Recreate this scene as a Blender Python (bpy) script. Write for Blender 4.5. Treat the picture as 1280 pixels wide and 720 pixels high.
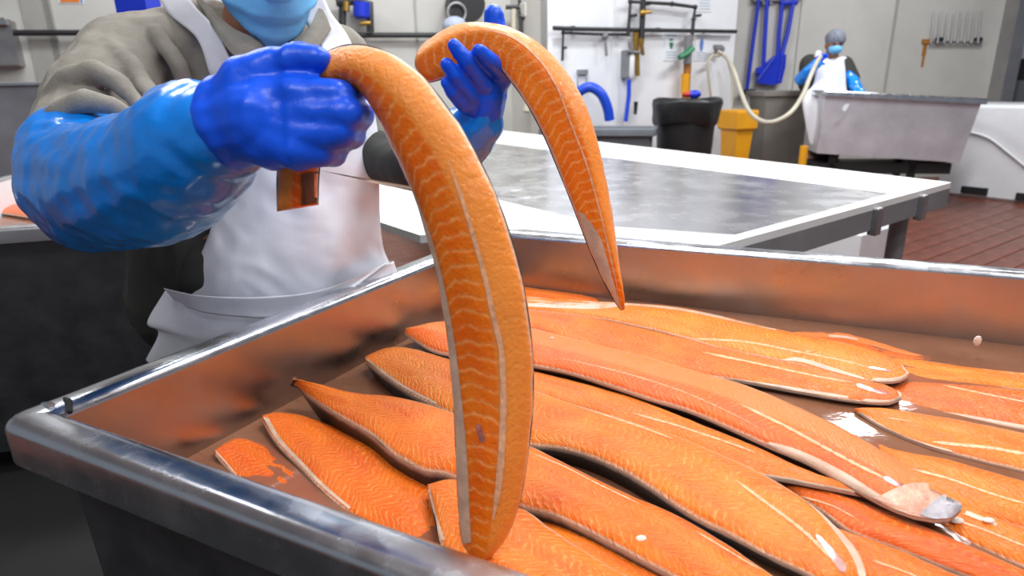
import bpy, bmesh, math, random
import numpy as np
from math import pi, sin, cos, atan, atan2, radians, sqrt
from mathutils import Vector, Matrix, noise
from mathutils.bvhtree import BVHTree

for o in list(bpy.data.objects):
    bpy.data.objects.remove(o, do_unlink=True)
SC = bpy.context.scene
COL = SC.collection
random.seed(7)

# ------------------------------------------------------------------ camera
FPX, YH, ROLL, CAMH = 800.0, 104.0, radians(1.2), 1.25
PITCH = atan((360 - YH) / FPX)
FWD = np.array([0, cos(PITCH), -sin(PITCH)])
R0 = np.array([1.0, 0, 0])
U0 = np.cross(R0, FWD)
RIGHT = R0 * cos(ROLL) - U0 * sin(ROLL)
UP = U0 * cos(ROLL) + R0 * sin(ROLL)
CAM = np.array([0, 0, CAMH])
cam_data = bpy.data.cameras.new('camera')
cam = bpy.data.objects.new('camera', cam_data)
COL.objects.link(cam)
cam_data.sensor_width = 36
cam_data.lens = FPX / 1280 * 36
cam_data.clip_start = 0.02
m = Matrix.Identity(4)
for i in range(3):
    m[i][0] = RIGHT[i]; m[i][1] = UP[i]; m[i][2] = -FWD[i]; m[i][3] = CAM[i]
cam.matrix_world = m
cam_data.dof.use_dof = True
cam_data.dof.focus_distance = 1.0
cam_data.dof.aperture_fstop = 5.0
SC.camera = cam

# ------------------------------------------------------------------ world, lights, exposure
w = bpy.data.worlds.new('room_air'); SC.world = w; w.use_nodes = True
w.node_tree.nodes['Background'].inputs[0].default_value = (0.80, 0.88, 1.0, 1)
w.node_tree.nodes['Background'].inputs[1].default_value = 0.30
SC.view_settings.view_transform = 'Standard'
SC.view_settings.look = 'None'
SC.view_settings.gamma = 1
SC.view_settings.use_curve_mapping = False
SC.view_settings.exposure = -0.28

def area(name, loc, size, power, color=(0.95, 0.98, 1.0), rot=(0, 0, 0)):
    l = bpy.data.lights.new(name, 'AREA'); l.shape = 'RECTANGLE'
    l.size, l.size_y = size; l.energy = power; l.color = color
    o = bpy.data.objects.new(name, l); COL.objects.link(o)
    o.location = loc; o.rotation_euler = rot
    return o
LA = radians(35)
for nm, loc, p in (('ceiling_tube_light', (0.7, 1.9, 3.5), 85), ('ceiling_tube_light', (-1.6, 2.9, 3.5), 45), ('ceiling_tube_light', (-0.9, -0.7, 3.5), 50), ('ceiling_tube_light', (1.4, -0.9, 3.5), 42),
                   ('ceiling_tube_light', (2.6, 3.6, 3.5), 90), ('ceiling_tube_light', (0.2, 4.9, 3.5), 100),
                   ('ceiling_tube_light', (3.6, 5.8, 3.5), 95), ('ceiling_tube_light', (-2.6, 4.6, 3.5), 60),
                   ('ceiling_tube_light', (1.9, 0.6, 3.5), 42)):
    area(nm, loc, (1.5, 0.3), p, rot=(0, 0, LA))

# ------------------------------------------------------------------ pixel -> world helpers (1280x720 frame)
def ray(x, y):
    return FWD + RIGHT * ((x - 640) / FPX) - UP * ((y - 360) / FPX)
def onz(x, y, z):
    d = ray(x, y); return CAM + d * ((z - CAMH) / d[2])
def dep(x, y, D):
    return CAM + ray(x, y) * D
def onpl(x, y, P, n):
    d = ray(x, y); return CAM + d * (np.dot(np.array(P) - CAM, n) / np.dot(d, n))
def V3(a): return np.array(a, float)
def nrm(a):
    a = np.array(a, float); return a / (np.linalg.norm(a) + 1e-12)

# ------------------------------------------------------------------ object helpers
ORG = {}
def emit(name, verts, faces, mat, parent=None, uvs=None, smooth=False, kind=None):
    off = ORG.get(parent.name, np.zeros(3)) if parent is not None else np.zeros(3)
    me = bpy.data.meshes.new(name)
    me.from_pydata([tuple(np.array(v) - off) for v in verts], [], [tuple(f) for f in faces])
    if uvs is not None:
        ul = me.uv_layers.new(name='UVMap')
        for lp in me.loops:
            ul.data[lp.index].uv = uvs[lp.vertex_index]
    me.materials.append(mat)
    if smooth:
        me.polygons.foreach_set('use_smooth', [True] * len(me.polygons))
    me.validate(); me.update()
    o = bpy.data.objects.new(name, me); COL.objects.link(o)
    if parent is not None:
        o.parent = parent
    ORG[o.name] = off
    if kind: o['kind'] = kind
    return o
def thing(name, label, cat, loc=(0, 0, 0), group=None):
    o = bpy.data.objects.new(name, None); COL.objects.link(o)
    o.empty_display_size = 0.05
    o.location = tuple(loc); ORG[o.name] = V3(loc)
    return tag(o, label, cat, group)
def tag(o, label, cat, group=None, kind=None):
    o['label'] = label; o['category'] = cat
    if group: o['group'] = group
    if kind: o['kind'] = kind
    return o

class MB:
    """collects pieces of one part"""
    def __init__(s): s.v = []; s.f = []
    def add(s, vs, fs):
        k = len(s.v); s.v += [V3(v) for v in vs]; s.f += [tuple(i + k for i in f) for f in fs]; return s
    def hexa(s, b4, t4):
        return s.add(list(b4) + list(t4), [(3, 2, 1, 0), (4, 5, 6, 7), (0, 1, 5, 4), (1, 2, 6, 5), (2, 3, 7, 6), (3, 0, 4, 7)])
    def box(s, c, ax, ay, sx, sy, sz, bev=0.0):
        """c = centre of the bottom; ax, ay horizontal unit axes"""
        c = V3(c); ax = V3(ax); ay = V3(ay); z = V3((0, 0, 1))
        def ring(ix, iy, h): return [c + ax * a * (sx / 2 - ix) + ay * b * (sy / 2 - iy) + z * h for a, b in ((-1, -1), (1, -1), (1, 1), (-1, 1))]
        if bev <= 0: return s.hexa(ring(0, 0, 0), ring(0, 0, sz))
        rs = [ring(bev, bev, 0), ring(0, 0, bev), ring(0, 0, sz - bev), ring(bev, bev, sz)]
        fs = [(3, 2, 1, 0)]
        for k in range(3):
            for i in range(4):
                j = (i + 1) % 4; fs.append((k * 4 + i, k * 4 + j, k * 4 + 4 + j, k * 4 + 4 + i))
        fs.append((12, 13, 14, 15))
        return s.add(sum(rs, []), fs)
    def tube(s, pts, r, n=8, caps=True):
        pts = [V3(p) for p in pts]; rs = r if isinstance(r, (list, tuple)) else [r] * len(pts)
        vs = []; fs = []; prev = None
        for i, p in enumerate(pts):
            a = pts[max(i - 1, 0)]; b = pts[min(i + 1, len(pts) - 1)]
            t = nrm(b - a)
            if prev is None:
                u = np.cross(t, (0, 0, 1))
                if np.linalg.norm(u) < 0.1: u = np.cross(t, (1, 0, 0))
            else:
                u = prev - t * np.dot(prev, t)
            u = nrm(u); prev = u; w2 = np.cross(t, u)
            for k in range(n):
                an = 2 * pi * k / n
                vs.append(p + (u * cos(an) + w2 * sin(an)) * rs[i])
        for i in range(len(pts) - 1):
            for k in range(n):
                j = (k + 1) % n
                fs.append((i * n + k, i * n + j, (i + 1) * n + j, (i + 1) * n + k))
        if caps:
            fs.append(tuple(range(n - 1, -1, -1))); q = (len(pts) - 1) * n; fs.append(tuple(range(q, q + n)))
        return s.add(vs, fs)
    def prism(s, poly, z0, z1):
        n = len(poly)
        vs = [V3((p[0], p[1], z0)) for p in poly] + [V3((p[0], p[1], z1)) for p in poly]
        fs = [tuple(range(n - 1, -1, -1)), tuple(range(n, 2 * n))] + [(i, (i + 1) % n, n + (i + 1) % n, n + i) for i in range(n)]
        return s.add(vs, fs)
    def slab(s, quad, d):
        """quad of world points thickened by vector d"""
        q = [V3(p) for p in quad]; d = V3(d); n = len(q)
        vs = q + [p + d for p in q]
        fs = [tuple(range(n)), tuple(range(2 * n - 1, n - 1, -1))] + [(i, n + i, n + (i + 1) % n, (i + 1) % n) for i in range(n)]
        return s.add(vs, fs)
    def ball(s, c, r, n=10, m2=7, sc=(1, 1, 1)):
        c = V3(c); vs = [c + V3((0, 0, r * sc[2]))]; fs = []
        for i in range(1, m2):
            for k in range(n):
                a = pi * i / m2; b = 2 * pi * k / n
                vs.append(c + V3((sin(a) * cos(b) * sc[0], sin(a) * sin(b) * sc[1], cos(a) * sc[2])) * r)
        vs.append(c - V3((0, 0, r * sc[2])))
        for k in range(n): fs.append((0, 1 + k, 1 + (k + 1) % n))
        for i in range(m2 - 2):
            for k in range(n):
                a = 1 + i * n + k; b = 1 + i * n + (k + 1) % n
                fs.append((a, a + n, b + n, b))
        q = len(vs) - 1; base = 1 + (m2 - 2) * n
        for k in range(n): fs.append((base + k, q, base + (k + 1) % n))
        return s.add(vs, fs)
    def build(s, name, mat, parent=None, smooth=False, kind=None):
        o = emit(name, s.v, s.f, mat, parent, smooth=smooth, kind=kind)
        bm = bmesh.new(); bm.from_mesh(o.data); bmesh.ops.recalc_face_normals(bm, faces=bm.faces); bm.to_mesh(o.data); bm.free()
        if smooth:
            try: o.data.set_sharp_from_angle(angle=radians(40))
            except Exception: pass
        return o

def crom(pts, n=60):
    """smooth polyline through the points"""
    P = [V3(p) for p in pts]
    if len(P) == 2: return [P[0] * (1 - t) + P[1] * t for t in np.linspace(0, 1, n)]
    P = [2 * P[0] - P[1]] + P + [2 * P[-1] - P[-2]]
    out = []; seg = len(P) - 3
    for i in range(seg):
        p0, p1, p2, p3 = P[i:i + 4]
        k = max(2, n // seg)
        for t in np.linspace(0, 1, k, endpoint=(i == seg - 1)):
            out.append(0.5 * ((2 * p1) + (-p0 + p2) * t + (2 * p0 - 5 * p1 + 4 * p2 - p3) * t * t + (-p0 + 3 * p1 - 3 * p2 + p3) * t ** 3))
    return out
def resample(pts, n):
    P = np.array(pts); d = np.r_[0, np.cumsum(np.linalg.norm(np.diff(P, axis=0), axis=1))]
    t = np.linspace(0, d[-1], n)
    return np.array([np.interp(t, d, P[:, k]) for k in range(P.shape[1])]).T

# ------------------------------------------------------------------ materials
def new_mat(name):
    m = bpy.data.materials.new(name); m.use_nodes = True
    nt = m.node_tree; return m, nt, nt.nodes['Principled BSDF']
def ramp(nt, fac, stops):
    r = nt.nodes.new('ShaderNodeValToRGB'); nt.links.new(fac, r.inputs[0])
    e = r.color_ramp.elements
    while len(e) < len(stops): e.new(0.5)
    for k, (p, c) in enumerate(stops):
        e[k].position = p; e[k].color = (c[0], c[1], c[2], 1)
    return r.outputs[0]
def noise_tex(nt, scale, detail=4, rough=0.6, vec=None, stretch=None):
    tc = nt.nodes.new('ShaderNodeTexCoord'); n = nt.nodes.new('ShaderNodeTexNoise')
    n.inputs['Scale'].default_value = scale; n.inputs['Detail'].default_value = detail; n.inputs['Roughness'].default_value = rough
    src = vec or tc.outputs['Object']
    if stretch:
        mp = nt.nodes.new('ShaderNodeMapping'); mp.inputs['Scale'].default_value = stretch
        nt.links.new(src, mp.inputs[0]); src = mp.outputs[0]
    nt.links.new(src, n.inputs['Vector']); return n.outputs['Fac']
def math_node(nt, op, a, b=None, c=None, clamp=False):
    n = nt.nodes.new('ShaderNodeMath'); n.operation = op; n.use_clamp = clamp
    for i, x in enumerate((a, b, c)):
        if x is None: continue
        if isinstance(x, (int, float)): n.inputs[i].default_value = x
        else: nt.links.new(x, n.inputs[i])
    return n.outputs[0]
def mix_col(nt, f, a, b):
    n = nt.nodes.new('ShaderNodeMix'); n.data_type = 'RGBA'
    for sock, x in ((0, f), (6, a), (7, b)):
        if isinstance(x, (int, float)): n.inputs[sock].default_value = x
        elif isinstance(x, tuple): n.inputs[sock].default_value = (x[0], x[1], x[2], 1)
        else: nt.links.new(x, n.inputs[sock])
    return n.outputs[2]
def bump(nt, b, h, strength=0.3, dist=0.005):
    n = nt.nodes.new('ShaderNodeBump'); n.inputs['Strength'].default_value = strength; n.inputs['Distance'].default_value = dist
    nt.links.new(h, n.inputs['Height']); nt.links.new(n.outputs[0], b.inputs['Normal'])
def plain(name, col, rough=0.5, metal=0.0, var=0.12, scale=6, bmp=0.0, bscale=40, spec=0.5, coat=0.0, stretch=None):
    m, nt, b = new_mat(name)
    f = noise_tex(nt, scale, stretch=stretch)
    lo = tuple(c * (1 - var * 1.6) for c in col); hi = tuple(min(1, c * (1 + var)) for c in col)
    nt.links.new(ramp(nt, f, [(0.3, lo), (0.7, hi)]), b.inputs['Base Color'])
    b.inputs['Roughness'].default_value = rough; b.inputs['Metallic'].default_value = metal
    b.inputs['Specular IOR Level'].default_value = spec
    b.inputs['Coat Weight'].default_value = coat; b.inputs['Coat Roughness'].default_value = 0.15
    if bmp: bump(nt, b, noise_tex(nt, bscale, 3, stretch=stretch), bmp)
    return m
def steel(name, col, r0, r1, scale=5, stretch=None, bmp=0.08, spots=True):
    m, nt, b = new_mat(name)
    f = noise_tex(nt, scale, 6, 0.65, stretch=stretch)
    nt.links.new(ramp(nt, f, [(0.3, tuple(c * 0.8 for c in col)), (0.7, col)]), b.inputs['Base Color'])
    b.inputs['Metallic'].default_value = 1
    g = noise_tex(nt, scale * 2.3, 5)
    mr = nt.nodes.new('ShaderNodeMapRange'); mr.inputs[1].default_value = .3; mr.inputs[2].default_value = .7
    mr.inputs[3].default_value = r0; mr.inputs[4].default_value = r1
    nt.links.new(g, mr.inputs[0]); nt.links.new(mr.outputs[0], b.inputs['Roughness'])
    bump(nt, b, noise_tex(nt, 9, 3), bmp * .6, 0.004)
    return m
M = {}
M['steel'] = steel('tub_steel', (0.56, 0.53, 0.52), 0.25, 0.40)
M['steel_rim'] = steel('rim_steel', (0.74, 0.76, 0.80), 0.16, 0.34, 9)
M['steel_table'] = steel('table_steel', (0.80, 0.80, 0.82), 0.18, 0.34, 3)
M['steel_dull'] = steel('dull_steel', (0.50, 0.49, 0.50), 0.35, 0.55, 4)
M['steel_dark'] = steel('stained_steel', (0.17, 0.17, 0.18), 0.4, 0.65, 5, stretch=(1, 1, 3))  # on the salmon tub the dark colour paints the unlit look of the shell
M['steel_buggy'] = plain('buggy_steel', (0.72, 0.72, 0.77), 0.42, 0.55, var=0.12, scale=3)
M['vat'] = plain('grey_vat_steel', (0.20, 0.215, 0.24), 0.5, 0.25, var=0.2, scale=3)
M['container'] = plain('grey_container_steel', (0.24, 0.225, 0.20), 0.5, 0.2, var=0.1, scale=2)
M['wall_white'] = plain('white_wall_panel', (0.82, 0.83, 0.86), 0.45, var=0.03, scale=2)
M['wall_grey'] = plain('grey_wall_panel', (0.63, 0.61, 0.565), 0.5, var=0.07, scale=1.2)
M['wall_beige'] = plain('beige_wall_panel', (0.58, 0.57, 0.53), 0.5, var=0.06, scale=1.5)
M['ceiling'] = plain('ceiling_panel', (0.7, 0.7, 0.7), 0.7, var=0.04)
M['seam'] = plain('panel_seam', (0.40, 0.39, 0.36), 0.5, var=0.05)
M['black_pipe'] = plain('black_pipe_paint', (0.025, 0.025, 0.028), 0.45)
M['grey_metal'] = plain('grey_metal_paint', (0.22, 0.22, 0.23), 0.45, var=0.1)
M['brass'] = plain('aged_brass', (0.45, 0.27, 0.06), 0.4, 0.8)
M['rust'] = plain('rust_stain', (0.42, 0.17, 0.03), 0.8, var=0.3, scale=30)
M['blue_plastic'] = plain('blue_plastic', (0.010, 0.035, 0.55), 0.35, var=0.06)
M['blue_hose'] = plain('blue_rubber_hose', (0.012, 0.07, 0.62), 0.4, var=0.05)
M['black_bag'] = plain('black_bin_bag', (0.008, 0.008, 0.009), 0.42, bmp=0.8, bscale=12)
M['black_plastic'] = plain('black_plastic', (0.015, 0.015, 0.016), 0.45)
M['yellow_plastic'] = plain('yellow_plastic', (0.80, 0.36, 0.01), 0.4, var=0.06)
M['grey_plastic'] = plain('grey_plastic', (0.15, 0.16, 0.18), 0.45, var=0.08)
M['white_plastic'] = plain('white_plastic', (0.78, 0.79, 0.81), 0.4, var=0.05, scale=3)
M['white_board'] = plain('white_cutting_board', (0.86, 0.86, 0.84), 0.45, var=0.05, scale=4, bmp=0.15, bscale=60)
M['cream_hose'] = plain('cream_rubber_hose', (0.52, 0.48, 0.38), 0.45, var=0.05)
M['paper'] = plain('white_paper', (0.80, 0.82, 0.86), 0.7, var=0.02)
M['print_green'] = plain('green_print', (0.02, 0.22, 0.10), 0.7)
M['print_blue'] = plain('blue_print', (0.10, 0.22, 0.60), 0.7)
M['print_grey'] = plain('grey_print', (0.42, 0.50, 0.60), 0.7)
M['print_orange'] = plain('orange_print', (0.75, 0.22, 0.03), 0.7)
M['green_plastic'] = plain('green_plastic', (0.01, 0.20, 0.08), 0.4)
M['red_plastic'] = plain('red_plastic', (0.55, 0.03, 0.02), 0.4)
M['coat'] = plain('khaki_work_coat_cloth', (0.29, 0.265, 0.225), 0.85, var=0.10, scale=25, bmp=0.25, bscale=220, spec=0.2)
M['coat_dark'] = plain('dark_work_clothes', (0.035, 0.035, 0.03), 0.85, var=0.2)  # also paints the shade on the coat hem and elbow
M['skin'] = plain('person_skin', (0.33, 0.15, 0.09), 0.5, var=0.08, scale=20)
M['hair'] = plain('dark_hair', (0.02, 0.015, 0.012), 0.5)
M['eye_white'] = plain('eye_white', (0.75, 0.74, 0.72), 0.3, var=0.02)
M['iris'] = plain('dark_iris', (0.03, 0.018, 0.01), 0.2)
M['mask'] = plain('light_blue_mask_fabric', (0.19, 0.56, 0.95), 0.75, var=0.05, scale=30, bmp=0.15, bscale=160, spec=0.2)
M['sleeve'] = plain('glossy_blue_sleeve_plastic', (0.0, 0.24, 0.86), 0.24, var=0.12, scale=9, bmp=0.55, bscale=22, spec=0.6, coat=0.4)
M['glove'] = plain('blue_nitrile_glove', (0.004, 0.105, 0.90), 0.36, var=0.08, scale=16, bmp=0.25, bscale=40, spec=0.4)
M['apron'] = plain('white_plastic_apron', (0.83, 0.83, 0.88), 0.35, var=0.03, scale=8, bmp=0.35, bscale=16, spec=0.5)
M['hairnet_dark'] = plain('grey_blue_hairnet', (0.20, 0.215, 0.27), 0.8, var=0.25, scale=40)
M['hairnet'] = plain('pale_blue_hairnet', (0.45, 0.50, 0.62), 0.8, var=0.15, scale=60)
M['rubber_dark'] = plain('black_rubber_matting', (0.012, 0.012, 0.012), 0.7)  # for the sheet added to darken the floor corner
M['rubber'] = plain('grey_rubber', (0.08, 0.08, 0.085), 0.6)
M['membrane'] = plain('pale_belly_membrane', (0.66, 0.44, 0.32), 0.45, var=0.15, scale=40, bmp=0.2, bscale=120, coat=0.1, spec=.3)
M['fatline'] = plain('pale_fat_line', (0.88, 0.44, 0.25), 0.5, var=0.2, scale=160, spec=.25)
M['tailskin'] = plain('silver_blue_tail_skin', (0.42, 0.38, 0.40), 0.42, var=0.25, scale=40, coat=0.2, bmp=0.2, bscale=120)
M['tailflesh'] = plain('pale_pink_tail_flesh', (0.72, 0.34, 0.22), 0.35, var=0.2, scale=50, bmp=0.2, bscale=140)
M['bruise'] = plain('purple_blood_spot', (0.46, 0.13, 0.10), 0.3, var=0.35, scale=120, coat=0.4)
M['skin_brown'] = plain('brown_streaked_fish_skin', (0.16, 0.06, 0.025), 0.4, var=0.5, scale=60, stretch=(1, 1, .15))
M['scrap'] = plain('pale_fish_scrap', (0.86, 0.72, 0.62), 0.35, var=0.1, scale=80)
M['grease'] = plain('dark_grease', (0.02, 0.02, 0.02), 0.6)  # black that paints the shade of the gap in the rim corner

def fish_skin():
    m, nt, b = new_mat('fish_skin_silver')
    tc = nt.nodes.new('ShaderNodeUVMap'); sep = nt.nodes.new('ShaderNodeSeparateXYZ')
    nt.links.new(tc.outputs[0], sep.inputs[0])
    e = math_node(nt, 'ABSOLUTE', math_node(nt, 'SUBTRACT', sep.outputs[1], 0.5))
    n = noise_tex(nt, 60)
    col = ramp(nt, math_node(nt, 'ADD', e, math_node(nt, 'MULTIPLY', n, 0.02)), [(0.0, (0.045, 0.045, 0.05)), (0.475, (0.04, 0.038, 0.04)), (0.497, (0.55, 0.42, 0.34))])
    nt.links.new(col, b.inputs['Base Color']); b.inputs['Roughness'].default_value = 0.3
    return m
M['fishskin'] = fish_skin()

def flesh(name, base, deep, pale, stripe=0.6, freq=95.0, slant=9.0, lb=0.3, wobamp=2.6, held=False):
    m, nt, b = new_mat(name)
    uv = nt.nodes.new('ShaderNodeUVMap'); sep = nt.nodes.new('ShaderNodeSeparateXYZ'); nt.links.new(uv.outputs[0], sep.inputs[0])
    u, v = sep.outputs[0], sep.outputs[1]
    mp = nt.nodes.new('ShaderNodeMapping'); mp.inputs['Scale'].default_value = (18, 5, 1); nt.links.new(uv.outputs[0], mp.inputs[0])
    oi = nt.nodes.new('ShaderNodeObjectInfo')
    wob = nt.nodes.new('ShaderNodeTexNoise'); wob.inputs['Scale'].default_value = 1.6; wob.inputs['Detail'].default_value = 3
    nt.links.new(mp.outputs[0], wob.inputs['Vector'])
    d = math_node(nt, 'ABSOLUTE', math_node(nt, 'SUBTRACT', v, 0.5))
    chev = math_node(nt, 'PINGPONG', math_node(nt, 'MULTIPLY', d, 1.0), 0.27)      # W shaped muscle blocks
    s = math_node(nt, 'ADD', math_node(nt, 'MULTIPLY', u, freq), math_node(nt, 'MULTIPLY', chev, slant))
    s = math_node(nt, 'ADD', s, math_node(nt, 'MULTIPLY', wob.outputs['Fac'], wobamp))
    fr = math_node(nt, 'PINGPONG', s, 0.5)                                           # 0 .. 0.5
    line = ramp(nt, fr, [(0.0, (1, 1, 1)), (0.13, (0.25, .25, .25)), (0.24, (0, 0, 0))])
    big = nt.nodes.new('ShaderNodeTexNoise'); big.inputs['Scale'].default_value = 0.55; big.inputs['Detail'].default_value = 4
    nt.links.new(mp.outputs[0], big.inputs['Vector'])
    c0 = mix_col(nt, ramp(nt, big.outputs['Fac'], [(0.35, (0, 0, 0)), (0.68, (1, 1, 1))]), base, deep)
    hs = nt.nodes.new('ShaderNodeHueSaturation'); nt.links.new(c0, hs.inputs['Color'])
    nt.links.new(math_node(nt, 'ADD', math_node(nt, 'MULTIPLY', oi.outputs['Random'], 0.016), 0.492), hs.inputs['Hue'])
    nt.links.new(math_node(nt, 'ADD', math_node(nt, 'MULTIPLY', oi.outputs['Random'], 0.16), 0.92), hs.inputs['Value'])
    pn = nt.nodes.new('ShaderNodeTexNoise'); pn.inputs['Scale'].default_value = 2.3; nt.links.new(mp.outputs[0], pn.inputs['Vector'])
    lf = math_node(nt, 'MULTIPLY', math_node(nt, 'MULTIPLY', line, stripe), ramp(nt, pn.outputs['Fac'], [(0.3, (0.25, .25, .25)), (0.62, (1, 1, 1))]))
    cb = hs.outputs[0]
    if held:                                         # thick loin on one side of the lateral line, paler belly on the other
        sidef = ramp(nt, v, [(0.47, (0, 0, 0)), (0.53, (1, 1, 1))])
        lf = math_node(nt, 'MULTIPLY', lf, math_node(nt, 'SUBTRACT', 1.0, math_node(nt, 'MULTIPLY', sidef, 0.8)))
        cb = mix_col(nt, sidef, cb, held)
    c1 = mix_col(nt, lf, cb, pale)
    edge = ramp(nt, d, [(0.0, (0, 0, 0)), (0.465, (0, 0, 0)), (0.498, (1, 1, 1))])
    c2 = mix_col(nt, math_node(nt, 'MULTIPLY', edge, 0.75), c1, (0.88, 0.62, 0.45))
    nt.links.new(c2, b.inputs['Base Color'])
    b.inputs['Roughness'].default_value = 0.28; b.inputs['Specular IOR Level'].default_value = 0.16
    b.inputs['Coat Weight'].default_value = 0.45; b.inputs['Coat Roughness'].default_value = 0.07; b.inputs['Coat IOR'].default_value = 1.33
    cbm = nt.nodes.new('ShaderNodeBump'); cbm.inputs['Strength'].default_value = 1.0; cbm.inputs['Distance'].default_value = 0.006
    nt.links.new(noise_tex(nt, 110, 3, 0.7), cbm.inputs['Height']); nt.links.new(cbm.outputs[0], b.inputs['Coat Normal'])
    b.inputs['Subsurface Weight'].default_value = 0.12
    b.inputs['Subsurface Radius'].default_value = (0.012, 0.004, 0.0015); b.inputs['Subsurface Scale'].default_value = 1.0
    fine = noise_tex(nt, 190, 3)
    mid_ = noise_tex(nt, 55, 3)
    h = math_node(nt, 'ADD', math_node(nt, 'MULTIPLY', line, -lb), math_node(nt, 'ADD', math_node(nt, 'MULTIPLY', fine, 0.7), math_node(nt, 'MULTIPLY', mid_, 0.5 if held else 1.5)))
    bump(nt, b, h, 0.7, 0.003)
    return m
M['flesh'] = flesh('salmon_flesh_orange', (0.87, 0.190, 0.010), (0.76, 0.105, 0.003), (0.96, 0.40, 0.09), 0.75, lb=.5)
M['flesh_yellow'] = flesh('salmon_flesh_amber', (0.90, 0.245, 0.013), (0.83, 0.155, 0.004), (0.97, 0.48, 0.13), 0.8, lb=.5)
M['flesh_pink'] = flesh('salmon_flesh_pink', (0.86, 0.150, 0.008), (0.76, 0.095, 0.003), (0.95, 0.42, 0.13), 0.6, lb=.4, held=(0.80, 0.215, 0.052))
M['flesh_bright'] = flesh('salmon_flesh_bright_orange', (0.84, 0.145, 0.006), (0.72, 0.080, 0.002), (0.96, 0.40, 0.10), 0.8, lb=.5)
M['flesh_held'] = flesh('salmon_flesh_held', (0.95, 0.225, 0.008), (0.88, 0.130, 0.003), (0.97, 0.46, 0.15), 0.7, 62.0, 2.4, 0.12, 0.7, (0.94, 0.290, 0.045))

def brine_mat():
    m, nt, b = new_mat('murky_brine')
    f = noise_tex(nt, 7, 4)
    nt.links.new(ramp(nt, f, [(0.3, (0.30, 0.115, 0.058)), (0.7, (0.42, 0.19, 0.105))]), b.inputs['Base Color'])
    b.inputs['Roughness'].default_value = 0.06
    bump(nt, b, noise_tex(nt, 22, 3), 0.12, 0.004)
    tr = nt.nodes.new('ShaderNodeBsdfTransparent'); tr.inputs[0].default_value = (0.85, 0.55, 0.40, 1)
    mx = nt.nodes.new('ShaderNodeMixShader'); mx.inputs[0].default_value = 0.62
    nt.links.new(tr.outputs[0], mx.inputs[1]); nt.links.new(b.outputs[0], mx.inputs[2])
    nt.links.new(mx.outputs[0], nt.nodes['Material Output'].inputs[0])
    return m
M['brine'] = brine_mat()

def floor_mat():
    m, nt, b = new_mat('red_brown_quarry_tile_floor')
    tc = nt.nodes.new('ShaderNodeTexCoord'); mp = nt.nodes.new('ShaderNodeMapping'); mp.inputs['Rotation'].default_value = (0, 0, -LA)
    nt.links.new(tc.outputs['Object'], mp.inputs[0])
    br = nt.nodes.new('ShaderNodeTexBrick'); nt.links.new(mp.outputs[0], br.inputs['Vector'])
    br.inputs['Scale'].default_value = 1; br.inputs['Brick Width'].default_value = 0.30; br.inputs['Row Height'].default_value = 0.15
    br.inputs['Mortar Size'].default_value = 0.006
    br.inputs['Color1'].default_value = (0.13, 0.035, 0.018, 1); br.inputs['Color2'].default_value = (0.17, 0.05, 0.028, 1)
    br.inputs['Mortar'].default_value = (0.19, 0.11, 0.085, 1)
    nt.links.new(br.outputs['Color'], b.inputs['Base Color']); b.inputs['Roughness'].default_value = 0.4
    return m
M['floor'] = floor_mat()
M['tile'] = plain('red_brown_quarry_tile', (0.155, 0.042, 0.022), 0.38, var=0.3, scale=3)

# ------------------------------------------------------------------ the setting
def plane_pts(P, dirx): return (V3(P), nrm(np.array([dirx[1], -dirx[0], 0])))
WHITE = (V3((1.887, 7.2, 0)), V3((0.5, -0.866, 0)), V3((0.866, 0.5, 0)))       # point, normal towards camera, axis
RGT = (V3((4.0, 8.2, 0)), V3((0.0, -1.0, 0)), V3((1.0, 0.0, 0)))
_a = nrm((1, 0.3, 0)); LFT = (V3((0, 6.9, 0)), V3((_a[1], -_a[0], 0)), _a)
def onw(W, x, y, off=0.0): return onpl(x, y, W[0] + W[1] * off, W[1])
CEIL = 3.8
fl = MB().prism([(-7, -3), (9, -3), (9, 10.5), (-7, 10.5)], -0.1, 0.0).build('floor', M['floor']); fl['kind'] = 'structure'
ce = MB().prism([(-7, -3), (9, -3), (9, 10.5), (-7, 10.5)], CEIL, CEIL + 0.1).build('ceiling', M['ceiling']); ce['kind'] = 'structure'
def wall(name, p, q, nrmv, mat, th=0.12, z0=0, z1=CEIL):
    p = V3((p[0], p[1], 0)); q = V3((q[0], q[1], 0)); d = -V3(nrmv) * th
    o = MB().prism([p, q, q + d, p + d], z0, z1).build(name, mat); o['kind'] = 'structure'; return o
cA = V3((0.377, 6.33, 0)); cB = V3((2.526, 7.57, 0))
wall('wall_back', cA, cB, WHITE[1], M['wall_white'])
ret = V3((-0.5, 0.866, 0))
wall('wall_return', cA + ret * 1.3, cA + ret * 0.0 + V3((0.0, 0, 0)), -V3((0.866, 0.5, 0)), M['wall_grey'], 0.05)
wall('wall_left', LFT[0] - LFT[2] * 7, LFT[0] + LFT[2] * 0.55, LFT[1], M['wall_beige'])
xr0 = 1.9; xr1 = onw(RGT, 1238, 100)[0]; xr2 = onw(RGT, 1253, 100)[0]
wall('wall_right', (xr0, 8.2), (xr1, 8.2), RGT[1], M['wall_grey'])
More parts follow.
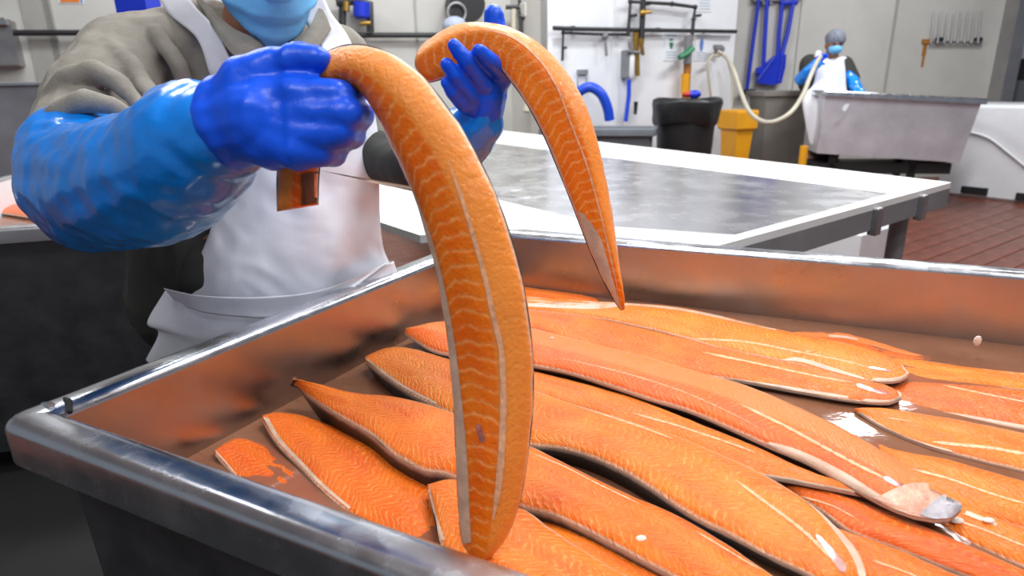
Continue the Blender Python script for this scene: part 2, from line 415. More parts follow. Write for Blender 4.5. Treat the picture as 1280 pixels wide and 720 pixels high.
# steel door post and the pale wall beyond it, with a dark pass opening
def px_rect(W, x0, y0, x1, y1, off=0.0):
    """rectangle on wall W whose middle lines hit the given pixels; returns centre, width, height"""
    a = onw(W, x0, (y0 + y1) / 2, off); b = onw(W, x1, (y0 + y1) / 2, off)
    t = onw(W, (x0 + x1) / 2, y0, off); u = onw(W, (x0 + x1) / 2, y1, off)
    c = (a + b) / 2; c[2] = (t[2] + u[2]) / 2
    return c, np.linalg.norm((b - a)[:2]), abs(t[2] - u[2])
def wbox(mb, W, rect, th, off=0.0, bev=0.0):
    c, wd, h = px_rect(W, *rect, off)
    return mb.box(V3((c[0], c[1], c[2] - h / 2)) + W[1] * (th / 2), W[2], W[1], wd, th, h, bev)
o = MB().box(((xr1 + xr2) / 2, 8.12, 0), (1, 0, 0), (0, 1, 0), xr2 - xr1, 0.3, CEIL, 0.01).build('trim_1', M['steel_dull']); o['kind'] = 'structure'
wall('wall_side', (xr2, 8.15), (8.8, 8.15), RGT[1], M['wall_white'])
mb = MB(); wbox(mb, RGT, (1256, 73, 1330, 130), 0.03, 0.05)
o = mb.build('window_1', M['black_plastic']); o['kind'] = 'structure'
mb = MB(); wbox(mb, RGT, (1263, 100, 1330, 130), 0.03, 0.08); p = mb.build('window_pane', M['grey_plastic'], o)
mb = MB(); wbox(mb, RGT, (1263, 19, 1330, 23), 0.02, 0.05); o = mb.build('trim_2', M['grey_metal']); o['kind'] = 'structure'
# panel seams
k = 3
for W, x, y, wd, mt in ((RGT, 1113, 60, 0.03, 'seam'), (RGT, 1000, 20, 0.012, 'seam'), (WHITE, 765, 60, 0.012, 'paper'),
                        (LFT, 54, 45, 0.22, 'seam'), (LFT, 66, 45, 0.05, 'wall_beige'), (LFT, 520, 30, 0.02, 'seam')):
    c = onw(W, x, y)
    o = MB().box(V3((c[0], c[1], 0)) + W[1] * 0.006, W[2], W[1], wd, 0.012, CEIL).build('trim_%d' % k, M[mt]); o['kind'] = 'structure'; k += 1
# quarry tiles of the floor patch that shows beside the white table
ax = V3((cos(LA), sin(LA), 0)); ay = V3((-sin(LA), cos(LA), 0))
tl, tw, g = 0.30, 0.15, 0.007
bm = bmesh.new(); bmesh.ops.create_cube(bm, size=1)
for v in bm.verts: v.co = Vector((v.co.x * (tl - g), v.co.y * (tw - g), (v.co.z + 0.5) * 0.008 - 0.001))
bmesh.ops.bevel(bm, geom=[e for e in bm.edges if all(v.co.z > 0 for v in e.verts)], offset=0.003, segments=1, affect='EDGES')
tme = bpy.data.meshes.new('tile'); bm.to_mesh(tme); bm.free(); tme.materials.append(M['tile'])
poly = [onz(*p, 0)[:2] for p in ((1085, 345), (1300, 350), (1300, 262), (1195, 243), (1110, 262))]
def inside(pt):
    c = False
    for i in range(len(poly)):
        a, b = poly[i], poly[i - 1]
        if (a[1] > pt[1]) != (b[1] > pt[1]) and pt[0] < (b[0] - a[0]) * (pt[1] - a[1]) / (b[1] - a[1]) + a[0]: c = not c
    return c
ntile = 0
for j in range(-60, 60):
    for i in range(-30, 50):
        c = ax * ((i + 0.5 * (j % 2)) * tl) + ay * (j * tw)
        if not inside(c[:2]) or ntile >= 295: continue
        o = bpy.data.objects.new('tile', tme); COL.objects.link(o); o.parent = fl
        o.location = (c[0], c[1], random.uniform(0, 0.0012)); o.rotation_euler = (0, 0, LA); ntile += 1

mt = MB().prism([(-2.6, -.6), (-.35, -.6), (-.35, .3), (-.75, .95), (-.75, 1.5), (-.75, 2.5), (-2.6, 2.5)], 0, .012).build('floor_mat', M['rubber_dark']); tag(mt, 'black rubber mat on the floor beside the corner of the salmon tub', 'mat')  # sheet added to darken the floor corner, too bright under the lamps
# ------------------------------------------------------------------ open tub builder
def lerp(a, b, t): return a + (b - a) * t
def loft_rings(mb, rings, close_last=True):
    n = len(rings[0]); vs = sum([list(r) for r in rings], []); fs = []
    for k in range(len(rings) - 1):
        for i in range(n):
            j = (i + 1) % n
            fs.append((k * n + i, k * n + j, (k + 1) * n + j, (k + 1) * n + i))
    if close_last:
        fs.append(tuple(range((len(rings) - 1) * n, len(rings) * n)))
    mb.add(vs, fs)
def outset(q, d):
    """offset a convex quad (ccw) outward by d in plan"""
    out = []; n = len(q)
    for i in range(n):
        p = V3(q[i]); a = nrm(V3(q[i]) - V3(q[i - 1])); b = nrm(V3(q[(i + 1) % n]) - p)
        na = V3((a[1], -a[0], 0)); nb = V3((b[1], -b[0], 0))
        k = d / (1 + np.dot(na, nb)); out.append(p + (na + nb) * k)
    return out
def rounded(q, d, r=-.020, k=4):
    c = outset(q, -r); n = len(q); rr = max(r + d, .002); out = []
    if r + d < .002: c = outset(q, d - .002)
    for i in range(n):
        a = nrm(q[i] - q[i - 1]); b = nrm(q[(i + 1) % n] - q[i])
        a0 = atan2(-a[0], a[1]); a1 = atan2(-b[0], b[1])
        while a1 < a0: a1 += 2 * pi
        for t in np.linspace(a0, a1, k + 1): out.append(c[i] + V3((cos(t), sin(t), 0)) * rr)
    return out
def tub(root, q, ztop, zbot, mats, lip=0.04, lipz=0.03, taper=0.03, th=0.006, floorz=None):
    """q: inner rim corners, counter-clockwise in plan"""
    q = [V3((p[0], p[1], 0)) for p in q]
    def lv(d, z): return [p + V3((0, 0, z)) for p in rounded(q, d)]
    fz = floorz if floorz is not None else zbot + 0.01
    mb = MB(); loft_rings(mb, [lv(0, ztop), lv(-taper, fz)])                            # inner walls and floor
    mb.build('basin', mats[0], root)
    mb = MB(); loft_rings(mb, [lv(th, ztop - 0.004), lv(th - taper, zbot)])
    mb.build('outer_shell', mats[2], root)
    prof = [(0, -0.012), (0.0, 0.0)]
    r = lip * 0.32
    for a in np.linspace(pi, pi / 2, 5): prof.append((r + r * cos(a), r * sin(a) * 0.8))
    for a in np.linspace(pi / 2, 0, 5): prof.append((lip - r + r * cos(a), r * sin(a) * 0.8))
    prof += [(lip, -lipz), (lip - 0.006, -lipz - 0.004), (th + 0.001, -lipz + 0.004)]
    mb = MB(); loft_rings(mb, [lv(d, ztop + z) for d, z in prof], False)
    return mb.build('rim', mats[1], root, smooth=True)

# ------------------------------------------------------------------ the salmon tub
RZ = 0.868
NL = onz(78.6, 523.5, RZ); FLc = onz(631.4, 296.3, RZ)
df = nrm(onz(1280, 350, RZ) - FLc); dn = nrm(onz(640, 717, RZ) - NL)
FR = FLc + df * 1.55; NR = NL + dn * 1.50
base_c = (NL + FLc + FR + NR) / 4
t = thing('steel_fish_tub', 'big open stainless steel tub full of salmon fillets in the foreground', 'tub', (base_c[0], base_c[1], 0))
SALMON_TUB = t
tub(t, [NL, NR, FR, FLc], RZ, 0.42, (M['steel'], M['steel_rim'], M['steel_dark']), lip=0.050, lipz=0.042, taper=0.010)  # outer shell in dark steel: its unlit look is put into the colour
# folded corner notch in the rolled rim; black bead paints the gap's shade
c = NL + nrm(NL - FR) * 0.012 + V3((0, 0, 0.012)); e1 = nrm(FLc - NL)
MB().tube([c + e1 * 0.030 + V3((-.028, .016, -0.004)), c + e1 * 0.022 + V3((0, 0, 0.0025)), c + e1 * 0.012 + V3((0.016, -.008, -0.004))], [0.0028, 0.0042, 0.003], 6).build('corner_gap', M['grease'], t)
MB().tube([c + e1 * 0.012 + V3((-.028, .010, -.002)), c + e1 * 0.010 + V3((-.008, 0, 0.003))], [0.004, 0.0045], 6).build('weld_bead', M['steel_rim'], t)
MB().ball(onz(1222, 426, 0.77) + V3((0, 0.0, 0)), 0.008, 7, 5, (1, .5, 1.3)).build('fish_scrap', M['scrap'], t)
for p in ((0.12, 0.1), (0.88, 0.1), (0.88, 0.9), (0.12, 0.9)):
    c = lerp(lerp(NL, NR, p[0]), lerp(FLc, FR, p[0]), p[1])
    lg = MB().box((c[0], c[1], 0.115), df, (-df[1], df[0], 0), 0.05, 0.05, 0.31).build('leg', M['steel_dull'], t)
    mb = MB(); a = V3((c[0], c[1], 0.055)); s = V3((-df[1], df[0], 0)) * 0.02
    mb.tube([a - s, a + s], 0.055, 14); mb.box((c[0], c[1], 0.07), df, (-df[1], df[0], 0), 0.05, 0.06, 0.05)
    mb.build('caster', M['rubber'], lg)
# brine
ZB = 0.735
q = outset([V3((p[0], p[1], 0)) for p in (NL, NR, FR, FLc)], -0.0020)
nx, ny = 24, 16; vs = []; fs = []
for j in range(ny + 1):
    for i in range(nx + 1):
        p = lerp(lerp(q[0], q[1], i / nx), lerp(q[3], q[2], i / nx), j / ny)
        vs.append(V3((p[0], p[1], ZB + 0.0015 * noise.noise(Vector((p[0] * 9, p[1] * 9, 0))))))
for j in range(ny):
    for i in range(nx):
        a = j * (nx + 1) + i; fs.append((a, a + 1, a + nx + 2, a + nx + 1))
br = emit('brine', vs, fs, M['brine'], smooth=True)
tag(br, 'murky pink brown brine the fillets lie in inside the steel tub', 'brine', kind='stuff')

# ------------------------------------------------------------------ salmon fillets
def build_fillet(root, L, U, N, h, th, matn, ridge=0.5, sharp=1.0, seed=0, cols=14, flip=False, endcut=0.06, groove=0.0015, lip=0.0013):
    """L, U: (n,3) edges; N: (n,3) outward normals of the flesh side. ridge: where across the lateral line runs"""
    n = len(L); vs = []; uvs = []; fs = []
    mid = (L + U) / 2; s = np.r_[0, np.cumsum(np.linalg.norm(np.diff(mid, axis=0), axis=1))]; S = s[-1]
    ring = cols + 3
    for i in range(n):
        t = i / (n - 1)
        en = min(1, (t + 0.02) / endcut) ** 0.5 * min(1, (1 - t + 0.01) / 0.18) ** 0.6
        hh = h * 0.62 * en; tt = th * (0.5 + 0.5 * min(1, (1 - t) / 0.3))
        w = U[i] - L[i]; wl = np.linalg.norm(w) + 1e-9; wd = w / wl
        jl = noise.noise(Vector((s[i] * 45, seed * 3.1, 0.3))) * 0.0016; ju = noise.noise(Vector((s[i] * 45, seed * 3.1, 9.3))) * 0.0016
        a = L[i] + wd * jl; b = U[i] + wd * ju
        row = [a - N[i] * min(tt, .0035)]; ru = [(s[i], 0.0)]
        for j in range(cols + 1):
            v = j / cols
            x = v / ridge if v < ridge else (1 - v) / (1 - ridge)
            bl = (1 - (1 - x) ** 2.8) * (1 - sharp) + x * sharp
            bl = bl * 0.92 + 0.08 * min(1, x * 5)
            g = groove * math.exp(-((v - ridge) / 0.035) ** 2)
            bb = noise.noise(Vector((s[i] * 16, v * 3, seed))) * 0.0022 * min(1, x * 3) + noise.noise(Vector((s[i] * 60, v * 9, seed + 5))) * 0.0007
            row.append(a * (1 - v) + b * v + N[i] * (hh * bl - g + bb))
            vr = 0.5 * v / ridge if v < ridge else 0.5 + 0.5 * (v - ridge) / (1 - ridge)
            ru.append((s[i], vr))
        row.append(b - N[i] * min(tt, .0035)); ru.append((s[i], 1.0))
        vs += row; uvs += ru
    for i in range(n - 1):
        for j in range(ring - 1):
            a = i * ring + j; fs.append((a, a + 1, a + ring + 1, a + ring))
    fs.append(tuple(range(ring - 1, -1, -1))); q = (n - 1) * ring; fs.append(tuple(range(q, q + ring)))
    fo = emit('flesh', vs, fs, M[matn], root, uvs, True)
    bm = bmesh.new(); bm.from_mesh(fo.data); bmesh.ops.recalc_face_normals(bm, faces=bm.faces); bm.to_mesh(fo.data); bm.free()
    # skin under the flesh, its edge just proud of it
    vs2 = []; uv2 = []; fs2 = []; kc = 6
    for i in range(n):
        t = i / (n - 1); tt = th * (0.5 + 0.5 * min(1, (1 - t) / 0.3)) * min(1, .15 + t / .12)
        w = nrm(U[i] - L[i])
        e = min(tt, .0035); ov = lip
        pts = [L[i] - w * ov - N[i] * e * .5, L[i] - w * ov - N[i] * (e + .001)] + [L[i] - w * 0.001 + (U[i] - L[i] + w * 0.002) * (j / kc) - N[i] * (tt + 0.0015) for j in range(kc + 1)] + [U[i] + w * ov - N[i] * (e + .001), U[i] + w * ov - N[i] * e * .5]
        vv = [0.0, 0.02] + [.1 + .8 * j / kc for j in range(kc + 1)] + [0.98, 1.0]
        vs2 += pts; uv2 += [(s[i], z) for z in vv]
    rr = kc + 5
    for i in range(n - 1):
        for j in range(rr - 1):
            a = i * rr + j; fs2.append((a, a + rr, a + rr + 1, a + 1))
    emit('skin', vs2, fs2, M['fishskin'], root, uv2, True)
    return BVHTree.FromPolygons([Vector(v) for v in vs], [f for f in fs], epsilon=0.0), S

def drape(root, name, bvh, A, B, mat, lift=0.0007, n=40, m=3, ragged=0.0, dflt=None, fade=True):
    """thin strip of membrane / fat / skin lying on the flesh between two outlines"""
    a = resample(crom(A, 80), n); b = resample(crom(B, 80), n); vs = []; fs = []
    lastd = dflt
    for i in range(n):
        for j in range(m + 1):
            v = j / m
            if ragged: v = min(1, max(0, 0.5 + (v - 0.5) * (1 + ragged * noise.noise(Vector((i * 0.55, j * 0.1, len(root.name)))))))
            p = a[i] * (1 - v) + b[i] * v
            d = ray(p[0], p[1]); hit = bvh.ray_cast(Vector(CAM), Vector(d).normalized())
            if hit[0] is not None:
                lastd = np.dot(np.array(hit[0]) - CAM, FWD)
                vs.append(np.array(hit[0]) - nrm(d) * lift)
            else:
                near = bvh.find_nearest(Vector(CAM + d * (lastd or 1.0)))
                q = np.array(near[0]); lastd = np.dot(q - CAM, FWD)
                vs.append(q - nrm(q - CAM) * lift)
    for i in range(n - 1):
        for j in range(m):
            k = i * (m + 1) + j; fs.append((k, k + 1, k + m + 2, k + m + 1))
    o = emit(name, vs, fs, M[mat], root, smooth=True)
    return o
def stroke(pts, w0, w1=None):
    """two outlines either side of a centre line, in frame pixels"""
    c = resample(crom(pts, 80), 30); w1 = w0 if w1 is None else w1; A = []; B = []
    for i in range(30):
        t = c[min(i + 1, 29)] - c[max(i - 1, 0)]; t = t / np.linalg.norm(t); nn = np.array([-t[1], t[0]])
        w = (w0 + (w1 - w0) * i / 29) * min(1, i / 3 + 0.2, (29 - i) / 3 + 0.2)
        A.append(c[i] - nn * w / 2); B.append(c[i] + nn * w / 2)
    return A, B
GRP = 'salmon fillets lying in the steel tub'
def tub_fillet(label, up, lo, z, h=0.016, th=0.007, mat='flesh', ridge=0.5, sharp=0.25, lines=(), membranes=(), tail=None, tail2=None, spots=(), edges=(), n=56, seed=0, zu=None, zl=None, endcut=0.05, walls=tuple(V3((p[0], p[1], 0)) for p in (NL, NR, FR, FLc))):
    """up / lo: the two edges, head end first; z: heights of head end and tail end"""
    def edge(px, zz):
        c = crom(px, 90); k = len(c)
        W_ = [onz(p[0], p[1], lerp(zz[0], zz[1], (i / (k - 1)) ** 0.7)) for i, p in enumerate(c)]
        if px[-1][0] >= 1320:                        # runs on past the frame
            d_ = nrm(W_[-1] - W_[-8]); W_ += [W_[-1] + d_ * x_ for x_ in (.08, .16, .24, .30)]
        return resample(W_, n)
    Ue = edge(up, zu or z); Le = edge(lo, zl or z)
    if walls:                                        # keep clear of the tub walls
        for E_ in (Ue, Le):
            for k in range(4):
                p = walls[k]; dv = nrm(walls[(k + 1) % 4] - p); nn = V3((-dv[1], dv[0], 0))
                ds = (E_ - p) @ nn
                E_ += np.outer(np.maximum(0, .009 - ds), nn)
    if up[-1][0] >= 1320:                            # taper to a tail out there
        for i in range(n):
            f_ = max(0, (i / (n - 1) - .72) / .28) ** 2 * .85; m_ = (Ue[i] + Le[i]) / 2
            Ue[i] = lerp(Ue[i], m_, f_); Le[i] = lerp(Le[i], m_, f_)
    b = (Ue[n // 2] + Le[n // 2]) / 2
    root = thing('salmon_fillet', label, 'fish fillet', (b[0], b[1], min(Ue[:, 2].min(), Le[:, 2].min()) - th), GRP)
    N = np.zeros((n, 3))
    for i in range(n):
        t = nrm((Ue[min(i + 1, n - 1)] + Le[min(i + 1, n - 1)]) - (Ue[max(i - 1, 0)] + Le[max(i - 1, 0)])); w = nrm(Ue[i] - Le[i])
        k = np.cross(t, w); k = k if k[2] > 0 else -k
        N[i] = nrm(nrm(k) + V3((0, 0, 1)))
    bvh, S = build_fillet(root, Le, Ue, N, h, th, mat, ridge, sharp, seed, endcut=endcut)
    for l in lines:
        A, B = stroke(l[0], l[1] * .75, (l[2] if len(l) > 2 else l[1]) * .75); drape(root, 'fat_line', bvh, A, B, 'fatline', 0.0008, 60, 2, 1.3)
    for A, B in membranes: drape(root, 'belly_membrane', bvh, A, B, 'membrane', 0.0010)['label'] = 'pale belly membrane'
    if tail2: drape(root, 'tail_flesh', bvh, tail2[0], tail2[1], 'tailflesh', 0.0014, 40, 8)['label'] = 'pale pink tail flesh'
    if tail:
        o = drape(root, 'tail_tip', bvh, tail[0], tail[1], 'tailskin', 0.0022, 40, 8); o['label'] = 'silver blue tail skin'
    for e_ in edges:
        A, B = stroke(*e_); drape(root, 'belly_membrane', bvh, A, B, 'membrane', 0.0012, 30, 3)['label'] = 'pale tail edge'
    for sp in spots:
        A, B = stroke(sp[0], sp[1], sp[2]); drape(root, 'blood_spot', bvh, A, B, 'bruise', 0.0009, 20, 2)['label'] = 'purple blood spot'
    return root
z0 = ZB
# --- bottom layer, far side to near side
tub_fillet('narrow fillet edge furthest back against the far tub wall', [(640, 351), (655, 353), (700, 361), (745, 373)], [(630, 372), (655, 374), (705, 380), (750, 380)], (z0 + .012, z0 + .002), h=.008, mat='flesh', seed=1)
tub_fillet('fillet under the brine at the far wall with a pale curled edge', [(960, 416), (1040, 414), (1075, 421), (1120, 434), (1165, 447)], [(960, 430), (1040, 432), (1080, 440), (1120, 450), (1160, 452)], (z0 - .002, z0 - .002), h=.006, mat='flesh_pink', seed=2, membranes=[([(1036, 418), (1058, 420), (1072, 423)], [(1036, 421), (1058, 423), (1072, 425)])])
tub_fillet('fillet along the far wall beyond the rounded tail tip', [(1095, 441), (1140, 448), (1190, 456), (1250, 463), (1330, 470)], [(1090, 470), (1135, 476), (1200, 480), (1270, 486), (1330, 492)], (z0 - .008, z0 + .002), h=.010, mat='flesh', seed=3,
           lines=[([(1150, 450), (1200, 456), (1250, 463), (1285, 468)], 3, 5)])
tub_fillet('second fillet from the far wall with three pale lines', [(1095, 473), (1150, 477), (1210, 481), (1270, 487), (1330, 494)], [(1100, 505), (1150, 513), (1205, 522), (1260, 532), (1330, 545)], (z0 - .008, z0 + .003), h=.013, mat='flesh_bright', seed=4,
           lines=[([(1150, 478), (1200, 478), (1290, 486)], 3), ([(1178, 481), (1230, 492), (1290, 504)], 2.5)], membranes=[([(1160, 512), (1205, 518), (1250, 526), (1290, 533)], [(1165, 514), (1205, 523), (1250, 533), (1290, 541)])])
tub_fillet('fillet with a pointed pale head end between brine pools, scalloped fat line', [(1068, 511), (1110, 511), (1170, 520), (1230, 531), (1330, 552)], [(1072, 515), (1105, 534), (1150, 553), (1200, 568), (1330, 600)], (z0 + .005, z0 + .004), h=.012, mat='flesh', seed=5, endcut=.12,
           lines=[([(1165, 552), (1200, 556), (1240, 560), (1290, 569)], 5, 6), ([(1110, 522), (1140, 527)], 2)], membranes=[([(1074, 514), (1105, 532), (1135, 547), (1190, 563)], [(1073, 517), (1104, 536), (1134, 550), (1190, 565)])])
tub_fillet('fillet beside the long tailed one, under its upper edge', [(1085, 548), (1120, 562), (1180, 573), (1240, 590), (1330, 615)], [(1110, 590), (1150, 612), (1200, 634), (1260, 655), (1330, 675)], (z0 - .008, z0 + .004), h=.014, mat='flesh', seed=6,
           lines=[([(1140, 586), (1185, 598), (1240, 617), (1290, 632)], 4, 3)])
tub_fillet('fillet beyond the silver blue tail, streaked with pale fat', [(1170, 622), (1210, 632), (1250, 650), (1290, 664), (1340, 680)], [(1150, 652), (1190, 668), (1240, 690), (1290, 712), (1340, 730)], (z0 - .008, z0 + .006), h=.013, mat='flesh_bright', seed=7,
           lines=[([(1195, 650), (1230, 662), (1285, 684)], 3, 3)], membranes=[([(1208, 638), (1226, 645), (1246, 654)], [(1206, 643), (1224, 650), (1246, 657)])])
tub_fillet('broad fillet running under both long fillets towards the corner', [(975, 598), (1050, 618), (1110, 640), (1170, 664), (1240, 695), (1320, 730)], [(985, 612), (1030, 640), (1065, 664), (1120, 684), (1190, 712), (1270, 745)], (z0 + .006, z0 + .008), h=.014, mat='flesh_bright', seed=8,
           lines=[([(1000, 620), (1040, 632), (1070, 648)], 2.5)])
tub_fillet('nearest fillet in the bottom corner of the picture, wet and glossy', [(1030, 655), (1070, 668), (1130, 690), (1200, 720), (1270, 750)], [(1040, 690), (1070, 720), (1110, 745), (1170, 770), (1230, 790)], (z0 + .006, z0 + .010), h=.014, mat='flesh', seed=9,
           lines=[([(1060, 665), (1090, 670), (1118, 682)], 2.5), ([(1090, 700), (1140, 718), (1160, 730)], 3)])
# --- near end of the tub
tub_fillet('small fillet tip nearest the welded corner, half under brine', [(268, 563), (284, 552), (303, 547), (345, 560), (400, 600), (425, 640)], [(270, 568), (283, 583), (300, 602), (325, 618), (365, 640), (415, 662)], (z0 + .010, z0 - .012), h=.012, mat='flesh', seed=10, endcut=.14,
           membranes=[([(268, 564), (280, 577), (298, 598)], [(270, 563), (283, 577), (300, 598)])])
tub_fillet('short fillet with a pale cut edge near the steel corner', [(328, 521), (352, 516), (385, 521), (440, 542), (500, 570), (545, 612), (560, 660)], [(328, 525), (345, 552), (372, 580), (402, 612), (440, 644), (500, 676), (545, 700)], (z0 + .016, z0 - .006), h=.016, mat='flesh_bright', seed=11, endcut=.10,
           membranes=[([(329, 522), (346, 550), (372, 577), (402, 608), (436, 636)], [(334, 520), (351, 548), (376, 575), (406, 606), (439, 634)])])
tub_fillet('dark fillet showing red in the gap between two big fillets', [(600, 610), (675, 645), (740, 670), (800, 698), (860, 725), (900, 745)], [(600, 650), (670, 690), (730, 715), (800, 745), (850, 765), (880, 780)], (z0 + .002, z0 + .002), h=.009, mat='flesh_bright', seed=12)
tub_fillet('fillet behind the hanging one along the near rim, striped', [(534, 606), (575, 600), (640, 628), (690, 662), (740, 695), (800, 730), (850, 760)], [(535, 612), (543, 645), (556, 690), (600, 720), (650, 740), (710, 765), (760, 790)], (z0 + .022, z0 + .014), h=.016, mat='flesh_yellow', seed=13, endcut=.14,
           membranes=[([(533, 610), (541, 643), (552, 676)], [(537, 608), (545, 641), (556, 674)])])
# --- middle layer
tub_fillet('amber fillet squeezed under the long tailed one, pale flap at its tip', [(575, 440), (665, 463), (740, 482), (800, 500), (870, 528), (940, 556), (1010, 588), (1077, 613)], [(575, 478), (665, 494), (715, 506), (790, 530), (865, 556), (930, 588), (990, 600), (1078, 617)], (z0 + .016, z0 + .022), h=.010, mat='flesh_yellow', seed=14,
           lines=[([(790, 516), (850, 533), (910, 553), (945, 566)], 3)], membranes=[([(934, 589), (985, 597), (1040, 608), (1076, 614)], [(936, 593), (985, 602), (1040, 612), (1078, 617)])])
tub_fillet('orange fillet across the tub middle beneath the curved rounded one', [(590, 372), (662, 382), (730, 390), (800, 408), (870, 424), (950, 444), (1030, 460), (1090, 474), (1126, 490)], [(590, 398), (662, 410), (720, 428), (790, 447), (860, 465), (930, 476), (1000, 489), (1060, 499), (1108, 503), (1127, 497)], (z0 + .014, z0 + .012), h=.016, mat='flesh', ridge=.42, seed=15,
           lines=[([(878, 440), (950, 455), (1020, 470), (1065, 478)], 3.5, 2.5)], membranes=[([(915, 473), (960, 479), (1010, 487), (1060, 495)], [(915, 476), (960, 483), (1010, 491), (1060, 498)])], spots=[([(1070, 480), (1090, 487), (1112, 492)], 6, 3)],
           edges=[([(1078, 500), (1100, 502), (1116, 501), (1126, 495), (1122, 488)], 4.5)])
tub_fillet('curved fillet with rounded tip lying nearest the far wall', [(615, 365), (662, 371), (720, 376), (790, 379), (850, 384), (910, 397), (970, 411), (1020, 421), (1075, 434), (1120, 450), (1137, 466)], [(605, 385), (662, 388), (740, 396), (800, 408), (850, 420), (905, 436), (970, 449), (1030, 464), (1085, 475), (1120, 476), (1136, 469)], (z0 + .024, z0 + .016), h=.016, mat='flesh_yellow', ridge=.48, seed=16,
           lines=[([(860, 423), (930, 427), (1000, 440), (1060, 452), (1090, 461)], 3, 2)],
           membranes=[([(660, 371), (700, 374), (760, 378), (790, 379)], [(660, 383), (700, 385), (745, 386), (790, 381)]), ([(790, 379), (850, 385), (910, 397), (970, 411)], [(790, 381.5), (850, 388), (910, 400), (970, 413)]), ([(978, 449), (1000, 447), (1040, 459), (1080, 472)], [(978, 450), (1003, 453), (1040, 464), (1080, 474)])],
           edges=[([(1090, 474), (1110, 475), (1128, 472), (1135, 465), (1127, 456)], 5)], spots=[([(1085, 459), (1105, 462), (1115, 464)], 4, 2)])
tub_fillet('fillet with a dark raised corner leaning on the side wall', [(367, 472), (392, 479), (420, 487), (452, 493), (500, 497), (555, 512), (610, 535), (660, 556), (720, 586), (780, 616), (850, 646), (910, 682), (980, 730)], [(364, 477), (386, 494), (420, 516), (462, 541), (492, 566), (528, 586), (562, 593), (640, 628), (700, 645), (760, 676), (820, 708), (870, 735), (930, 770)], (z0 + .045, z0 + .012), h=.017, th=.035, mat='flesh', seed=17, endcut=.12, zu=(z0 + .058, z0 + .014),
           lines=[([(665, 566), (705, 583), (750, 606), (800, 630)], 2.5), ([(870, 664), (910, 688), (950, 712)], 2.5)])
tub_fillet('large fillet filling the tub middle, ending in a purple spot', [(456, 447), (488, 434), (520, 437), (570, 452), (630, 474), (700, 500), (770, 521), (840, 543), (900, 568), (960, 596), (1010, 628), (1050, 664), (1075, 695), (1084, 725)], [(457, 452), (480, 470), (512, 491), (550, 510), (600, 533), (657, 554), (700, 559), (745, 572), (790, 594), (830, 620), (870, 646), (915, 668), (970, 697), (1040, 730)], (z0 + .028, z0 + .024), h=.018, th=.022, mat='flesh_yellow', ridge=.46, seed=18, endcut=.08,
           lines=[([(715, 505), (760, 520), (800, 533), (840, 548)], 3), ([(920, 600), (960, 630), (1000, 660), (1030, 688), (1048, 708)], 4, 7)],
           membranes=[([(457, 449), (476, 465), (506, 485), (545, 505)], [(459, 448), (479, 463), (508, 483), (546, 503)]), ([(1003, 618), (1030, 640), (1060, 672), (1076, 700), (1083, 722)], [(999, 619), (1024, 642), (1052, 676), (1068, 702), (1074, 722)])],
           spots=[([(1020, 668), (1035, 685), (1050, 705), (1055, 716)], 5, 12)])
# --- top: the long one with the silvery blue tail
tub_fillet('longest topmost fillet with silver blue tail tip pointing to the corner', [(508, 412), (550, 402), (610, 404), (665, 411), (735, 428), (800, 444), (870, 464), (930, 481), (985, 503), (1040, 529), (1090, 556), (1130, 582), (1165, 606), (1202, 630)], [(506, 417), (548, 440), (610, 447), (665, 456), (715, 466), (765, 482), (810, 497), (860, 512), (910, 533), (960, 556), (1010, 577), (1060, 605), (1110, 632), (1150, 646), (1185, 648), (1203, 634)], (z0 + .034, z0 + .026), h=.022, mat='flesh_pink', ridge=.40, sharp=.55, seed=19, endcut=.08,
           lines=[([(925, 505), (975, 529), (1025, 556), (1070, 580), (1110, 600)], 4, 6), ([(700, 447), (780, 466), (850, 488), (905, 512), (950, 535)], 1.6)],
           membranes=[([(962, 552), (1000, 563), (1050, 587), (1095, 615), (1130, 636)], [(958, 557), (1005, 578), (1055, 604), (1100, 629), (1135, 642)])],
           tail=([(1152, 640), (1172, 622), (1185, 618), (1194, 624), (1203, 630)], [(1150, 643), (1165, 648), (1178, 648), (1190, 646), (1203, 634)]), tail2=([(1095, 622), (1130, 606), (1160, 604), (1182, 616), (1199, 629)], [(1090, 622), (1120, 638), (1150, 646), (1175, 648), (1196, 640)]), spots=[([(1105, 596), (1122, 605), (1140, 610)], 7, 4)])

# --- the two fillets the worker holds up
def held_fillet(label, rows, h, th, mat, ridge, sharp, seed, endcut=0.05):
    """rows: (outer x, y, inner x, y, depth outer, depth inner)"""
    n = 72
    O = resample(crom([dep(r[0], r[1], r[4]) for r in rows], 220), n); I = resample(crom([dep(r[2], r[3], r[5]) for r in rows], 220), n)
    # parameterise by row so that both edges stay paired
    def byrow(ix):
        P = crom([np.r_[dep(r[ix], r[ix + 1], r[4 + ix // 2]), k] for k, r in enumerate(rows)], 240)
        P = np.array(P); kk = np.linspace(0, len(rows) - 1, n)
        return np.array([np.interp(kk, P[:, 3], P[:, c]) for c in range(3)]).T
    O = byrow(0); I = byrow(2)
    root = thing('salmon_fillet', label, 'fish fillet', tuple(((O + I) / 2)[-1]))
    N = np.zeros((n, 3)); prev = None
    for i in range(n):
        t = nrm((O[min(i + 1, n - 1)] + I[min(i + 1, n - 1)]) - (O[max(i - 1, 0)] + I[max(i - 1, 0)])); w = nrm(O[i] - I[i])
        k = nrm(np.cross(t, w)); k = k if np.dot(k, CAM - O[i]) > 0 else -k
        N[i] = k
    bvh, S = build_fillet(root, I, O, N, h / .62, th, mat, ridge, sharp, seed, endcut=endcut, lip=-0.0005)
    return root, bvh
